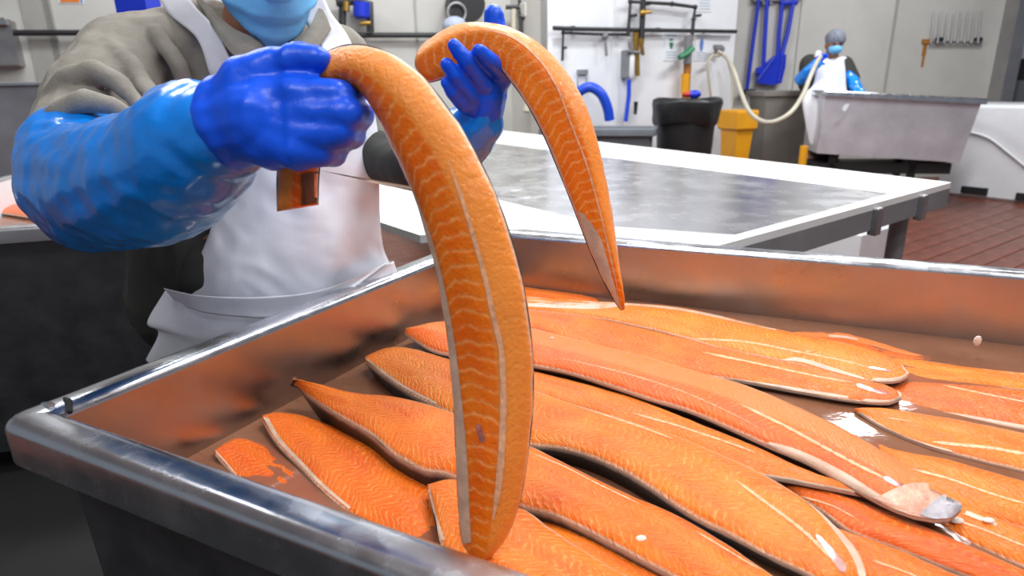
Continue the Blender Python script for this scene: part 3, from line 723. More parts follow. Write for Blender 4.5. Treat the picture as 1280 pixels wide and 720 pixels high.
r1, b1 = held_fillet('bright orange fillet hanging over the near rim from the gloved fist', [
    (347, 264, 397, 256, .735, .745), (346, 225, 398, 222, .735, .745), (349, 180, 402, 185, .73, .74), (353, 130, 408, 152, .725, .735), (366, 97, 420, 135, .712, .722), (392, 74, 436, 122, .695, .705),
    (430, 57, 455, 117, .675, .69), (474, 62, 468, 140, .66, .68), (520, 90, 488, 180, .65, .67), (566, 146, 511, 232, .645, .665), (604, 212, 529, 282, .645, .665), (634, 285, 542, 330, .65, .665), (653, 358, 553, 385, .655, .67),
    (664, 430, 561, 440, .665, .675), (666, 500, 567, 508, .675, .68), (660, 565, 570, 575, .68, .685), (650, 625, 573, 635, .685, .69), (633, 672, 578, 680, .69, .693), (612, 699, 592, 700, .695, .695)],
    0.022, 0.003, 'flesh_held', 0.60, 0.35, 31)
A, B = stroke([(560, 200), (578, 250), (593, 300), (607, 350), (617, 397), (627, 441), (629, 520), (624, 600), (616, 650)], 4, 10); drape(r1, 'fat_line', b1, A, B, 'fatline', .0012, 60, 2, .4)
o = drape(r1, 'belly_membrane', b1, [(512, 233), (530, 284), (543, 331), (554, 386), (562, 441), (568, 509), (571, 576), (574, 640), (579, 680)], [(515, 233), (535, 284), (549, 331), (561, 386), (570, 441), (578, 509), (584, 576), (587, 640), (589, 678)], 'membrane', .0012, 60); o['label'] = 'pale belly membrane'
A, B = stroke([(597, 530), (600, 541), (604, 553)], 7); drape(r1, 'blood_spot', b1, A, B, 'bruise', .0012, 14, 2)['label'] = 'small brown blood spot'
o = drape(r1, 'skin_fold', b1, [(376, 218), (378, 240), (376, 258)], [(398, 214), (398, 240), (396, 254)], 'skin_brown', .0012, 20); o['label'] = 'brown streaked skin edge'
r2, b2 = held_fillet('deep orange fillet held up behind, tapering tip over the tub', [
    (519, 72, 530, 104, 1.01, 1.01), (527, 57, 545, 100, 1.005, 1.0), (545, 42, 562, 93, 1.0, .99), (570, 31, 582, 84, .995, .985), (603, 27, 604, 76, .99, .98), (640, 35, 622, 82, .985, .975), (676, 55, 641, 103, .98, .97), (705, 85, 661, 132, .98, .97), (727, 120, 680, 168, .985, .975), (744, 165, 698, 210, .99, .98),
    (756, 215, 714, 250, .995, .99), (766, 270, 731, 295, 1.0, .995), (773, 320, 750, 340, 1.005, 1.0), (779, 362, 768, 374, 1.01, 1.005), (781, 386, 777, 388, 1.01, 1.01)],
    0.020, 0.003, 'flesh_held', 0.62, 0.75, 32)
A, B = stroke([(602, 36), (640, 46), (672, 72), (696, 108), (712, 150), (733, 205), (750, 265), (764, 325), (772, 360)], 2.5, 2.5); drape(r2, 'fat_line', b2, A, B, 'fatline', .001, 70, 2, .9)
o = drape(r2, 'belly_membrane', b2, [(722, 263), (736, 305), (752, 342), (768, 376), (777, 388)], [(730, 268), (750, 296), (762, 335), (772, 370), (778, 388)], 'membrane', .0015, 40); o['label'] = 'pale belly membrane'

# ------------------------------------------------------------------ blobs: one continuous skin over tapered limbs
def caps_mesh(bm, p0, r0, p1, r1, n=14):
    p0, p1 = V3(p0), V3(p1); d = p1 - p0; L = np.linalg.norm(d)
    t = d / L if L > 1e-6 else V3((0, 0, 1))
    u = np.cross(t, (0, 0, 1)); u = np.cross(t, (1, 0, 0)) if np.linalg.norm(u) < 0.1 else u
    u = nrm(u); w2 = np.cross(t, u); rings = []
    prof = [(-cos(a) * r0, sin(a) * r0, 0) for a in np.linspace(0.15, pi / 2, 4)] + [(cos(a) * r1, sin(a) * r1, 1) for a in np.linspace(pi / 2, 0.15, 4)]
    for x, r, e in prof:
        c = (p1 if e else p0) + t * x
        rings.append([bm.verts.new(c + (u * cos(2 * pi * k / n) + w2 * sin(2 * pi * k / n)) * r) for k in range(n)])
    for a, b in zip(rings, rings[1:]):
        for k in range(n): bm.faces.new((a[k], a[(k + 1) % n], b[(k + 1) % n], b[k]))
    bm.faces.new(rings[0][::-1]); bm.faces.new(rings[-1])
def ell_mesh(bm, c, axes):
    """axes: three world vectors (semi-axes)"""
    tmp = bmesh.new(); bmesh.ops.create_icosphere(tmp, subdivisions=3, radius=1)
    A = np.array(axes).T; mp = {}
    for v in tmp.verts: mp[v.index] = bm.verts.new(V3(c) + A @ np.array(v.co))
    flip = np.linalg.det(A) < 0
    for f in tmp.faces:
        q = [mp[v.index] for v in f.verts]; bm.faces.new(q[::-1] if flip else q)
    tmp.free()
def blob(name, prims, mat, parent, voxel=0.006, smooth=4, disp=None, box=None):
    bm = bmesh.new()
    for p in prims:
        if isinstance(p[0], str): ell_mesh(bm, p[1], p[2])
        else: caps_mesh(bm, *p)
    me = bpy.data.meshes.new('tmp'); bm.to_mesh(me); bm.free()
    o = bpy.data.objects.new('tmp', me); COL.objects.link(o)
    r = o.modifiers.new('r', 'REMESH'); r.mode = 'VOXEL'; r.voxel_size = voxel
    s = o.modifiers.new('s', 'SMOOTH'); s.iterations = smooth; s.factor = 0.5
    dg = bpy.context.evaluated_depsgraph_get(); ev = o.evaluated_get(dg)
    m2 = bpy.data.meshes.new_from_object(ev)
    bpy.data.objects.remove(o, do_unlink=True)
    vs = np.empty(len(m2.vertices) * 3); m2.vertices.foreach_get('co', vs); vs = vs.reshape(-1, 3)
    if disp is not None:
        ns = np.empty(len(m2.vertices) * 3); m2.vertices.foreach_get('normal', ns); ns = ns.reshape(-1, 3)
        dv = np.array([disp(v) for v in vs]); vs = vs + ns * dv[:, None]
    vs = vs - ORG.get(parent.name, np.zeros(3)); m2.vertices.foreach_set('co', vs.ravel())
    m2.materials.clear(); m2.materials.append(mat)
    m2.polygons.foreach_set('use_smooth', [True] * len(m2.polygons)); m2.update(); m2.name = name
    o = bpy.data.objects.new(name, m2); COL.objects.link(o); o.parent = parent; ORG[o.name] = ORG.get(parent.name, np.zeros(3))
    return o
def chain(pts):
    """pts: (x, y, depth, radius) in the frame -> capsules"""
    P = [(dep(a[0], a[1], a[2]), a[3]) for a in pts]
    return [(P[i][0], P[i][1], P[i + 1][0], P[i + 1][1]) for i in range(len(P) - 1)]
def wr(freq, amp, st=(1, 1, 1), seed=0):
    def f(v):
        p = Vector((v[0] * freq * st[0] + seed, v[1] * freq * st[1], v[2] * freq * st[2]))
        return amp * (noise.noise(p) + 0.5 * noise.noise(p * 2.1))
    return f
def sheet(name, rows, mat, parent, n=40, m=24, th=0.0015, fold=None):
    """cloth between rows of (x,y,depth) control points; rows run down, points run across"""
    G = np.array([resample(crom([dep(*p) for p in r], 90), m) for r in rows])
    G2 = np.array([resample(crom(list(G[:, j]), 120), n) for j in range(m)]).transpose(1, 0, 2)
    vs = []; fs = []
    for i in range(n):
        for j in range(m):
            p = G2[i, j].copy()
            if fold: p = p + (CAM - p) / np.linalg.norm(CAM - p) * fold(i / (n - 1), j / (m - 1), p)
            vs.append(p)
    k = len(vs); vs += [p - nrm(CAM - p) * th for p in vs[:k]]
    for i in range(n - 1):
        for j in range(m - 1):
            a = i * m + j; fs.append((a, a + m, a + m + 1, a + 1)); fs.append((k + a, k + a + 1, k + a + m + 1, k + a + m))
    bd = [j for j in range(m)] + [i * m + m - 1 for i in range(1, n)] + [(n - 1) * m + j for j in range(m - 2, -1, -1)] + [i * m for i in range(n - 2, 0, -1)]
    for a, b in zip(bd, bd[1:] + bd[:1]): fs.append((a, b, k + b, k + a))
    return emit(name, vs, fs, mat, parent, smooth=True)

# ------------------------------------------------------------------ the worker at the tub
wb = dep(345, 380, 1.42)
W1 = thing('person', 'worker in khaki coat, white apron, blue mask and gloves holding up two salmon fillets', 'person', (wb[0], wb[1], 0))
Hc = dep(326, -42, 1.20)
toc = nrm(CAM - Hc); fdir = nrm(nrm(V3((toc[0] + 0.22, toc[1], 0))) + V3((0, 0, -0.30)))
hs = nrm(np.cross(fdir, (0, 0, 1))); hs = -hs                          # to the viewer's right when facing the camera
if np.dot(hs, RIGHT) < 0: hs = -hs
hu = nrm(np.cross(hs, fdir)); hu = hu if hu[2] > 0 else -hu
def HD(s, f, u): return Hc + hs * s + fdir * f + hu * u
hip = V3((wb[0], wb[1], 0.90))
side = nrm(V3((dep(430, 80, 1.33) - dep(160, 75, 1.24))[:2].tolist() + [0])); back = nrm(V3((wb[0], wb[1], 0)))
body = [('e', HD(0, 0, 0.02), (hs * .077, fdir * .098, hu * .105)), (HD(0, .02, -.03), .066, HD(0, .045, -.085), .042),
        (HD(0, -.03, -.06), .058, dep(312, 60, 1.30), .065), (HD(0, .088, -.005), .012, HD(0, .112, -.035), .014),
        (HD(.078, -.005, .01), .014, HD(.080, -.012, -.03), .010), (HD(-.078, -.005, .01), .014, HD(-.080, -.012, -.03), .010),
        (dep(312, 60, 1.30), .065, dep(330, 150, 1.38), .09), (dep(330, 150, 1.38), .10, hip, .11)]
for sgn in (-1, 1):
    h1 = hip + side * .09 * sgn; kn = h1 + V3((0, 0, -.43)); an = h1 + V3((0, 0, -.80))
    body += [(h1, .088, kn, .06), (kn, .058, an, .042)]
blob('body', body, M['skin'], W1, 0.008, 3)
for sgn in (-1, 1):
    e = HD(.031 * sgn, .089, .018)
    ey = MB().ball(e, .0125, 10, 8).build('eye', M['eye_white'], W1, smooth=True)
    MB().ball(e + fdir * .008, .0062, 8, 6).build('iris', M['iris'], ey, smooth=True)
    MB().tube([HD(.012 * sgn, .098, .040), HD(.03 * sgn, .096, .047), HD(.05 * sgn, .082, .042)], [.003, .004, .002], 6).build('eyebrow', M['hair'], W1, smooth=True)
# hairnet
blob('hairnet', [('e', HD(0, -.012, .045), (hs * .088, fdir * .104, hu * .092))], M['hairnet'], W1, 0.008, 2, wr(60, .003))
# mask: pleated shell round nose and chin
rows = []; nm_, mm = 22, 30; vs = []; fs = []
for i in range(nm_):
    q = i / (nm_ - 1)
    for j in range(mm):
        a = lerp(-1.25, 1.25, j / (mm - 1))
        u = lerp(.012, -.126, q); narrow = 1 - .46 * max(0, (q - .45) / .55) ** 1.5
        rs = .090 * narrow; rf = (.108 + .020 * math.exp(-((q - .30) / .25) ** 2) * math.exp(-(a / .5) ** 2)) * (1 - .16 * max(0, (q - .6) / .4) ** 2)
        pl = .0075 * ((q * 3.4 + .10 * abs(a)) % 1) ** 1.6
        u2 = u + .055 * (abs(a) / 1.25) ** 2 * max(0, q - .25)
        vs.append(HD(sin(a) * (rs + pl), cos(a) * rf + pl + .006, u2))
for i in range(nm_ - 1):
    for j in range(mm - 1):
        a = i * mm + j; fs.append((a, a + 1, a + mm + 1, a + mm))
mk = emit('face_mask', vs, fs, M['mask'], W1, smooth=True)
sm = mk.modifiers.new('t', 'SOLIDIFY'); sm.thickness = 0.002
for sgn in (-1, 1):
    MB().tube([HD(.083 * sgn, .045, .0), HD(.086 * sgn, .01, .018), HD(.084 * sgn, -.012, .0)], .0015, 5).build('ear_loop', M['paper'], mk, smooth=True)
# trousers and boots (below the tub rim)
pr = []
for sgn in (-1, 1):
    h1 = hip + side * .09 * sgn; pr += [(h1 + V3((0, 0, -.02)), .105, h1 + V3((0, 0, -.44)), .078), (h1 + V3((0, 0, -.44)), .076, h1 + V3((0, 0, -.74)), .070)]
blob('trousers', pr, M['coat_dark'], W1, 0.010, 3, wr(14, .006, (1, 1, .6)))
for sgn in (-1, 1):
    a = hip + side * .09 * sgn
    blob('boot', [(V3((a[0], a[1], .30)), .066, V3((a[0], a[1], .06)), .055), (V3((a[0], a[1], .052)), .050, V3((a[0], a[1], .045)) - back * .16, .043)], M['white_plastic'], W1, 0.010, 2)
# coat: torso, shoulders, both upper arms
coat = chain([(300, 75, 1.325, .10), (255, 150, 1.38, .125), (262, 262, 1.41, .120)]) + chain([(385, 85, 1.36, .095), (400, 150, 1.41, .125), (402, 262, 1.44, .122)])
coat += chain([(195, 62, 1.27, .072), (265, 45, 1.30, .072), (330, 62, 1.31, .06), (420, 70, 1.35, .066)])
coat += chain([(232, 60, 1.29, .078), (162, 74, 1.25, .084), (125, 130, 1.14, .088), (104, 200, 1.03, .085)])
coat += chain([(420, 75, 1.36, .072), (446, 125, 1.39, .066), (462, 170, 1.37, .055)])
coat_shade = chain([(222, 262, 1.40, .09), (215, 380, 1.46, .10)]) + chain([(255, 290, 1.40, .125), (268, 385, 1.45, .132), (405, 385, 1.47, .132)]) + [(dep(330, 380, 1.45), .135, hip + V3((0, 0, -.12)), .165)]
coat_shade += chain([(462, 185, 1.37, .05), (486, 204, 1.30, .046), (520, 206, 1.21, .048), (556, 192, 1.14, .044)])
blob('lower_jacket', coat_shade, M['coat_dark'], W1, .008, 3, wr(16, .007, (1, 1, .5)))  # dark cloth colour paints the shade on the coat hem and elbow
# gathered folds of the sleeve and the shoulder
coat += chain([(44, 172, .985, .012), (70, 142, .968, .017), (105, 126, .958, .018), (140, 132, .968, .014), (172, 150, .985, .010)])
coat += chain([(56, 128, 1.04, .012), (84, 98, 1.028, .017), (118, 88, 1.024, .018), (150, 104, 1.03, .015), (180, 138, 1.02, .010)])
coat += chain([(108, 52, 1.16, .012), (136, 58, 1.145, .019), (164, 84, 1.115, .020), (184, 112, 1.08, .017), (198, 140, 1.05, .010)])
coat += chain([(195, 40, 1.20, .014), (222, 80, 1.19, .017), (240, 125, 1.22, .014)])
blob('coat', coat, M['coat'], W1, 0.006, 3, lambda v: wr(15, .0035, (1, 1, .7))(v) + .004 * abs(noise.noise(Vector((v[0] * 20 + v[2] * 12, v[1] * 16, v[2] * 22 - v[0] * 8)))) + wr(60, .0008)(v))
# collar flaps
cf = lambda u, v, p: .006 * sin(pi * v) + .003 * noise.noise(Vector((p[0] * 30, p[1] * 30, p[2] * 30)))
sheet('collar', [[(238, -14, 1.245), (262, 8, 1.20), (290, 34, 1.175), (318, 46, 1.18), (336, 48, 1.20)], [(246, 2, 1.215), (266, 26, 1.175), (290, 50, 1.155), (315, 57, 1.165), (333, 56, 1.19)], [(254, 16, 1.205), (272, 44, 1.165), (296, 72, 1.155), (318, 68, 1.165), (331, 60, 1.185)]], M['coat'], W1, 24, 24, .006, cf)
sheet('collar', [[(340, 50, 1.205), (362, 50, 1.20), (386, 34, 1.22), (400, 6, 1.26)], [(338, 60, 1.195), (358, 66, 1.185), (386, 52, 1.205), (408, 20, 1.25)], [(341, 68, 1.19), (356, 80, 1.19), (388, 70, 1.205), (414, 36, 1.25)]], M['coat'], W1, 24, 24, .006, cf)
for q_ in ((338, 84), (334, 112)): p = dep(q_[0], q_[1], 1.205); MB().tube([p, p + nrm(CAM - p) * .004], .007, 10).build('button', M['grey_metal'], W1)
# apron
def afold(u, v, p):
    return .010 * noise.noise(Vector((p[0] * 9, p[1] * 9, p[2] * 5))) + .006 * sin(v * 14 + u * 5) * u * u + .005 * noise.noise(Vector((p[0] * 30, p[1] * 30, p[2] * 18))) - .008 * abs(noise.noise(Vector((p[0] * 16 + p[2] * 20, p[1] * 12, p[2] * 8 - p[0] * 6)))) * (.3 + u)
ap = sheet('apron', [[(278, 100, 1.235), (340, 96, 1.20), (400, 92, 1.22), (446, 84, 1.28)], [(274, 150, 1.245), (340, 150, 1.205), (410, 150, 1.225), (470, 150, 1.31)], [(272, 215, 1.255), (340, 215, 1.21), (410, 215, 1.23), (474, 215, 1.32)],
      [(268, 270, 1.265), (335, 270, 1.215), (410, 270, 1.235), (475, 270, 1.325)], [(250, 320, 1.275), (330, 320, 1.215), (410, 315, 1.24), (479, 308, 1.33)], [(232, 358, 1.285), (320, 366, 1.225), (405, 358, 1.25), (487, 330, 1.34)], [(226, 378, 1.29), (320, 388, 1.235), (405, 380, 1.265), (490, 350, 1.345)]], M['apron'], W1, 60, 44, fold=afold)
sk = sheet('apron_skirt', [[(207, 362, 1.275), (270, 374, 1.225), (340, 376, 1.205), (415, 364, 1.225), (492, 326, 1.33)], [(184, 403, 1.27), (260, 415, 1.215), (340, 415, 1.20), (420, 400, 1.23), (500, 350, 1.34)], [(198, 416, 1.275), (260, 440, 1.22), (340, 450, 1.21), (420, 440, 1.24), (510, 380, 1.35)],
      [(182, 450, 1.29), (260, 520, 1.26), (340, 540, 1.25), (420, 520, 1.28), (510, 450, 1.38)]], M['apron'], W1, 40, 44, fold=lambda u, v, p: .014 * sin(v * 15 + u * 3.0) * (.25 + u) * .8 + .004 * noise.noise(Vector((p[0] * 30, p[1] * 30, p[2] * 18))))
sheet('apron_tie', [[(204, 360, 1.255), (250, 369, 1.215), (330, 371, 1.185), (410, 360, 1.205), (490, 325, 1.32)], [(222, 380, 1.255), (260, 392, 1.21), (330, 398, 1.185), (380, 392, 1.19), (420, 376, 1.20)]], M['apron'], W1, 10, 36, .002, fold=lambda u, v, p: .004 * noise.noise(Vector((p[0] * 24, p[1] * 24, p[2] * 24))))
def strap(rows): return sheet('apron_strap', rows, M['apron'], ap, 30, 8, .002, fold=lambda u, v, p: .003 * noise.noise(Vector((p[0] * 40, p[1] * 40, p[2] * 40))))
strap([[(190, -14, 1.24), (228, -14, 1.225)], [(212, 18, 1.215), (246, 10, 1.19)], [(246, 48, 1.19), (268, 34, 1.175)], [(262, 92, 1.20), (288, 74, 1.18)], [(276, 128, 1.225), (304, 112, 1.205)]])
strap([[(376, -5, 1.24), (402, -12, 1.26)], [(380, 24, 1.24), (414, 16, 1.26)], [(392, 44, 1.235), (432, 40, 1.27)], [(402, 70, 1.225), (444, 66, 1.275)], [(404, 98, 1.222), (448, 92, 1.28)]])
# blue sleeve covers
def swr(v): return wr(11, .005)(v) + .003 * noise.noise(Vector((v[0] * 45, v[1] * 45, v[2] * 45)))
blob('sleeve_cover', chain([(98, 196, 1.015, .084), (106, 228, .965, .090), (150, 232, .90, .092), (200, 218, .83, .088), (244, 188, .775, .078), (276, 170, .745, .058)]) + chain([(110, 256, .955, .072), (180, 246, .875, .072), (236, 218, .80, .062)]) + chain([(222, 150, .785, .045), (246, 152, .765, .05)]), M['sleeve'], W1, 0.006, 9, swr)
blob('sleeve_cover', chain([(556, 192, 1.13, .058), (578, 174, 1.09, .055), (600, 150, 1.06, .043), (604, 132, 1.04, .034)]), M['sleeve'], W1, 0.006, 9, swr)
# gloved fist (thumb up, back of the hand to the camera)
fist = chain([(262, 164, .755, .052), (296, 158, .725, .050), (330, 152, .700, .046)])
kn = {'index': (424, 119, .668, .0165), 'middle': (434, 143, .664, .0172), 'ring': (424, 168, .668, .0165), 'pinky': (402, 190, .678, .0155)}
for k_, (x, y, d, r) in kn.items():
    fist += chain([(318, 148 + (y - 150) * .5, .704, .036), (372, y * .93 + 11, .678, .0235), (x, y, d, r)])
    ln = {'index': 0, 'middle': 6, 'ring': 2, 'pinky': -12}[k_]
    fist += chain([(x, y, d, r), (x + 16, y + 2, d + .030, r - .001), (x - 4 + ln * .3, y + 6, d + .078, r - .002), (x - 40 - ln, y + 7, d + .086, r - .003)])
fist += chain([(285, 140, .722, .040), (312, 106, .704, .032), (345, 84, .690, .0225), (374, 74, .682, .0185), (398, 75, .676, .0150)])
def gwr(v): return .0032 * sin(v[0] * 130 + 40 * v[2] + 6 * noise.noise(Vector((v[0] * 14, v[1] * 14, v[2] * 14)))) * (.6 if v[0] < -.23 else .15) + .0008 * noise.noise(Vector((v[0] * 60, v[1] * 60, v[2] * 60)))
gl = blob('glove', fist, M['glove'], W1, 0.0036, 3, gwr)
# other hand: palm under the raised fillet, fingers curled over it, thumb up behind
h2 = chain([(604, 136, 1.045, .036), (604, 118, 1.035, .040), (606, 100, 1.03, .036)])
h2 += chain([(612, 112, 1.03, .028), (631, 94, 1.010, .0155), (613, 76, .966, .0128), (599, 63, .950, .0105)])
h2 += chain([(600, 116, 1.03, .028), (604, 106, 1.000, .0160), (584, 77, .960, .0128), (568, 57, .950, .0105)])
h2 += chain([(594, 124, 1.035, .028), (586, 119, 1.00, .0155), (569, 95, .968, .0120), (558, 80, .958, .0098)])
h2 += chain([(594, 130, 1.035, .026), (581, 131, 1.01, .0140), (566, 116, .985, .0112), (558, 104, .975, .0092)])
h2 += chain([(614, 100, 1.045, .028), (622, 62, 1.05, .022), (619, 36, 1.04, .0190), (617, 19, 1.035, .0170)])
blob('glove', h2, M['glove'], W1, 0.0028, 2, lambda v: .0008 * noise.noise(Vector((v[0] * 80, v[1] * 80, v[2] * 80))))

# ------------------------------------------------------------------ white topped table
TZ = 0.86
c0 = onz(1189, 228, TZ); far = onz(631, 163.6, TZ); re_ = onz(927, 299, TZ)
bx = nrm(far - c0); axv = V3((bx[1], -bx[0], 0)); axv = axv if np.dot(axv, re_ - c0) > 0 else -axv      # towards the near side
lenB = np.linalg.norm(far - c0) + 0.4
near_c = c0 + nrm(re_ - c0) * (np.linalg.norm(re_ - c0) + 0.10)
n1 = onz(470, 276, TZ); n2 = onz(525, 294, TZ)
left_far = c0 + bx * lenB; left_near = n1 + bx * 0.5
P2 = [V3((0.03, 1.76, 0)), n2, n1, left_near, left_far, c0, near_c]
tc_ = sum(P2) / len(P2)
T = thing('work_table', 'long white topped work table with sunken steel surface behind the tub', 'table', (tc_[0], tc_[1], 0))
MB().prism([p[:2] for p in P2], TZ - .022, TZ).build('board_top', M['white_board'], T)
ig = [onz(*p, TZ) for p in ((1112, 242.5), (600, 177), (540, 205), (626, 251), (765, 284))]
e5 = lerp(c0, near_c, .92); e5 = e5 + bx * .035
q = [ig[0], onz(616.7, 179, TZ), onz(616.7, 179, TZ) + bx * .25, onz(626, 251, TZ) + bx * 1.9, onz(626, 251, TZ), onz(765, 284, TZ), e5]
MB().prism([p[:2] for p in q], TZ + .0002, TZ + .0025).build('steel_surface', M['steel_table'], T)
pd = onz(650, 242, TZ + .003)
MB().tube([pd + V3((.085 * cos(a), .085 * sin(a), 0)) for a in np.linspace(0, 2 * pi, 33)], .0022, 6).build('water_ring', M['steel_dull'], T)
nv = nrm(c0 - near_c)
rail = MB(); rail.slab([near_c + V3((0, 0, -.09)), c0 + V3((0, 0, -.09)), c0 + V3((0, 0, -.022)), near_c + V3((0, 0, -.022))], bx * .04)
rail.build('end_rail', M['grey_metal'], T)
MB().slab([c0 + V3((0, 0, -.09)), left_far + V3((0, 0, -.09)), left_far + V3((0, 0, -.022)), c0 + V3((0, 0, -.022))], axv * .04).build('long_rail', M['grey_metal'], T)
for kk in (0.18, 0.42):
    p = lerp(c0, near_c, kk) - nrm(bx) * .006
    MB().box((p[0], p[1], TZ - .105), nv, bx, .035, .03, .09, .003).build('bracket', M['steel_dull'], T)
for p in (c0 + bx * .10 + axv * .12, left_far - bx * .1 + axv * .1, near_c + bx * .9 - axv * .0 + nv * .1, left_near - bx * .1 - axv * .05):
    MB().tube([(p[0], p[1], .008), (p[0], p[1], TZ - .03)], .032, 12).build('leg', M['grey_metal'], T, smooth=True)
MB().slab([c0 + bx * .3 + axv * .3 + V3((0, 0, -.62)), left_far + axv * .3 + V3((0, 0, -.62)), left_far + axv * .9 + V3((0, 0, -.62)), c0 + bx * .3 + axv * .9 + V3((0, 0, -.62))], (0, 0, .03)).build('lower_shelf', M['grey_metal'], T)
c = onz(1080, 300, 0.30)
bxn = thing('white_crate', 'pale crate on the floor under the end of the white table', 'crate', (c[0], c[1], .0))
MB().box((c[0] - .1, c[1], 0.0), ax, ay, .5, .4, .42, .02).build('crate_body', M['white_plastic'], bxn)

# ------------------------------------------------------------------ tubs beside and behind the worker
a1 = onz(-90, 293, .86); a2 = onz(215, 272, .86); dd = nrm(a2 - a1); dn2 = V3((-dd[1], dd[0], 0))
q = [a1 - dd * .3, a2, a2 + dn2 * 1.42, a1 - dd * .3 + dn2 * 1.42]
cc = sum(q) / 4
t = thing('steel_fish_tub', 'dark stained steel tub behind the worker with a pale inside wall', 'tub', (cc[0], cc[1], 0))
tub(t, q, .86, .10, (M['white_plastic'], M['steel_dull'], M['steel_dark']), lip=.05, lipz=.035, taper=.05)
for p in q:
    d = nrm(cc - V3((p[0], p[1], 0))) * .15; MB().box((p[0] + d[0], p[1] + d[1], 0), dd, dn2, .06, .06, .11).build('leg', M['steel_dark'], t)
s = MB()
tray_poly = outset([V3((p[0], p[1], 0)) for p in q], -.03); 
bz = emit('brine', [V3((p[0], p[1], .72)) for p in tray_poly], [(0, 1, 2, 3)], M['brine']); tag(bz, 'shallow pink brine in the stained tub behind the worker', 'brine', kind='stuff')
for lab, up, lo in (('salmon fillet in the stained tub behind the elbow, upper one', [(-40, 234), (0, 236), (40, 244), (90, 250)], [(-40, 248), (0, 250), (40, 256), (90, 262)]),
                    ('salmon fillet in the stained tub behind the elbow, lower one', [(-40, 250), (0, 252), (40, 258), (90, 264)], [(-40, 264), (0, 266), (40, 272), (90, 276)])):
    f = tub_fillet(lab, up, lo, (.732, .732), h=.03, mat='flesh', n=24, seed=len(lab), walls=None); f['group'] = 'salmon fillets in the stained tub'
# tall steel vat in the far corner
va = dep(58, 103, 3.9); vb = dep(-120, 103, 3.6); vd = nrm((va - vb) * V3((1, 1, 0))); vn = V3((-vd[1], vd[0], 0))
cc = (va + vb) / 2 + vn * .4
t = thing('steel_vat', 'tall grey steel vat standing behind the khaki shoulder', 'vat', (cc[0], cc[1], 0))
q = [vb, va, va + vn * .8, vb + vn * .8]
tub(t, q, float(va[2]), .12, (M['vat'], M['vat'], M['vat']), lip=.02, lipz=.015, taper=.02)
for p in q:
    d = nrm(cc - V3((p[0], p[1], 0))) * .12; MB().box((p[0] + d[0], p[1] + d[1], 0), vd, vn, .06, .06, .13).build('leg', M['steel_dull'], t)

# ------------------------------------------------------------------ wall things, white block
def wp(W, pts, off): return [onw(W, x, y, off) for x, y in pts]
def pipe(name, label, W, runs, r, mat, off=.06, extra=None, cat='pipe', joints=True):
    root = thing(name, label, cat, tuple(onw(W, *runs[0][0], 0)))
    for run in runs:
        P = wp(W, run, off)
        MB().tube(P, r, 10).build('pipe_run', M[mat], root, smooth=True)
        if joints:
            for p in P[1:-1]: MB().ball(p, r * 1.45, 8, 6).build('elbow', M[mat], root, smooth=True)
    for x, y in (extra or []):
        p = onw(W, x, y, 0); MB().tube([p, p + W[1] * off], r * .8, 8).build('bracket', M[mat], root)
    return root
pipe('water_pipe', 'long black pipe running level across the white wall', WHITE, [[(692, 35), (712, 36), (800, 37.5), (920, 39.5)]], .020, 'black_pipe', .07, [(712, 35), (818, 37), (880, 39)], joints=False)
pv = pipe('water_pipe', 'thin black pipe below the level one, bent down at its end', WHITE, [[(703, 76), (704, 41), (757, 43), (786, 43)]], .014, 'black_pipe', .05, [(704, 60), (770, 43)])
mb = MB(); p = onw(WHITE, 756, 45, .06); mb.ball(p, .035, 8, 6); mb.tube([p, onw(WHITE, 758, 70, .07)], .014, 8); o = mb.build('valve_lever', M['grey_metal'], pv, smooth=True)
pipe('water_pipe', 'black pipe loop rising from the level pipe to the picture top', WHITE, [[(785, 45), (788, 2), (840, 5), (869, 9), (867, 24), (865, 46)]], .018, 'black_pipe', .09, [(788, 20), (868, 20)])
pv = pipe('water_pipe', 'thick black standpipe with brass valve on the white wall', WHITE, [[(804, -12), (803, 20), (802, 48)]], .028, 'black_pipe', .09, [(804, 5)], joints=False)
mb = MB(); mb.tube(wp(WHITE, [(800, 16), (813, 15)], .13), .016, 8); mb.ball(onw(WHITE, 804, 16, .12), .035, 8, 6); mb.build('brass_valve', M['brass'], pv, smooth=True)
mb = MB(); mb.tube(wp(WHITE, [(802, 48), (802, 58), (804, 69)], .10), [.03, .022, .016], 8); mb.build('brass_spout', M['brass'], pv, smooth=True)
t = thing('filter_unit', 'grey switch box with white canister and brass fittings on the white wall', 'filter', tuple(onw(WHITE, 782, 97, 0)))
mb = MB(); wbox(mb, WHITE, (776, 63, 784, 98), .08, 0, .008); mb.build('switch_box', M['grey_metal'], t)
mb = MB(); c_, w_, h_ = px_rect(WHITE, 785, 66, 793, 98, .07); mb.tube([c_ - V3((0, 0, h_ / 2)), c_ - V3((0, 0, h_ / 2 - .03)), c_ + V3((0, 0, h_ / 2 - .04)), c_ + V3((0, 0, h_ / 2))], [.018, .034, .034, .018], 12); mb.build('canister', M['white_plastic'], t, smooth=True)
mb = MB(); mb.tube(wp(WHITE, [(795, 38), (795, 50), (797, 95)], .05), [.03, .03, .025], 8); mb.build('brass_column', M['brass'], t, smooth=True)
mb = MB(); mb.tube(wp(WHITE, [(786, 64), (800, 66)], .10), .014, 8); mb.tube(wp(WHITE, [(787, 52), (790, 66)], .10), .02, 8); mb.build('fitting', M['grey_metal'], t, smooth=True)
o = MB().tube(crom(wp(WHITE, [(786, 99), (786, 118), (784, 135), (782, 152)], .07), 24), .022, 10).build('hose', M['blue_hose'], smooth=True); tag(o, 'short blue hose hanging straight below the white canister', 'hose')
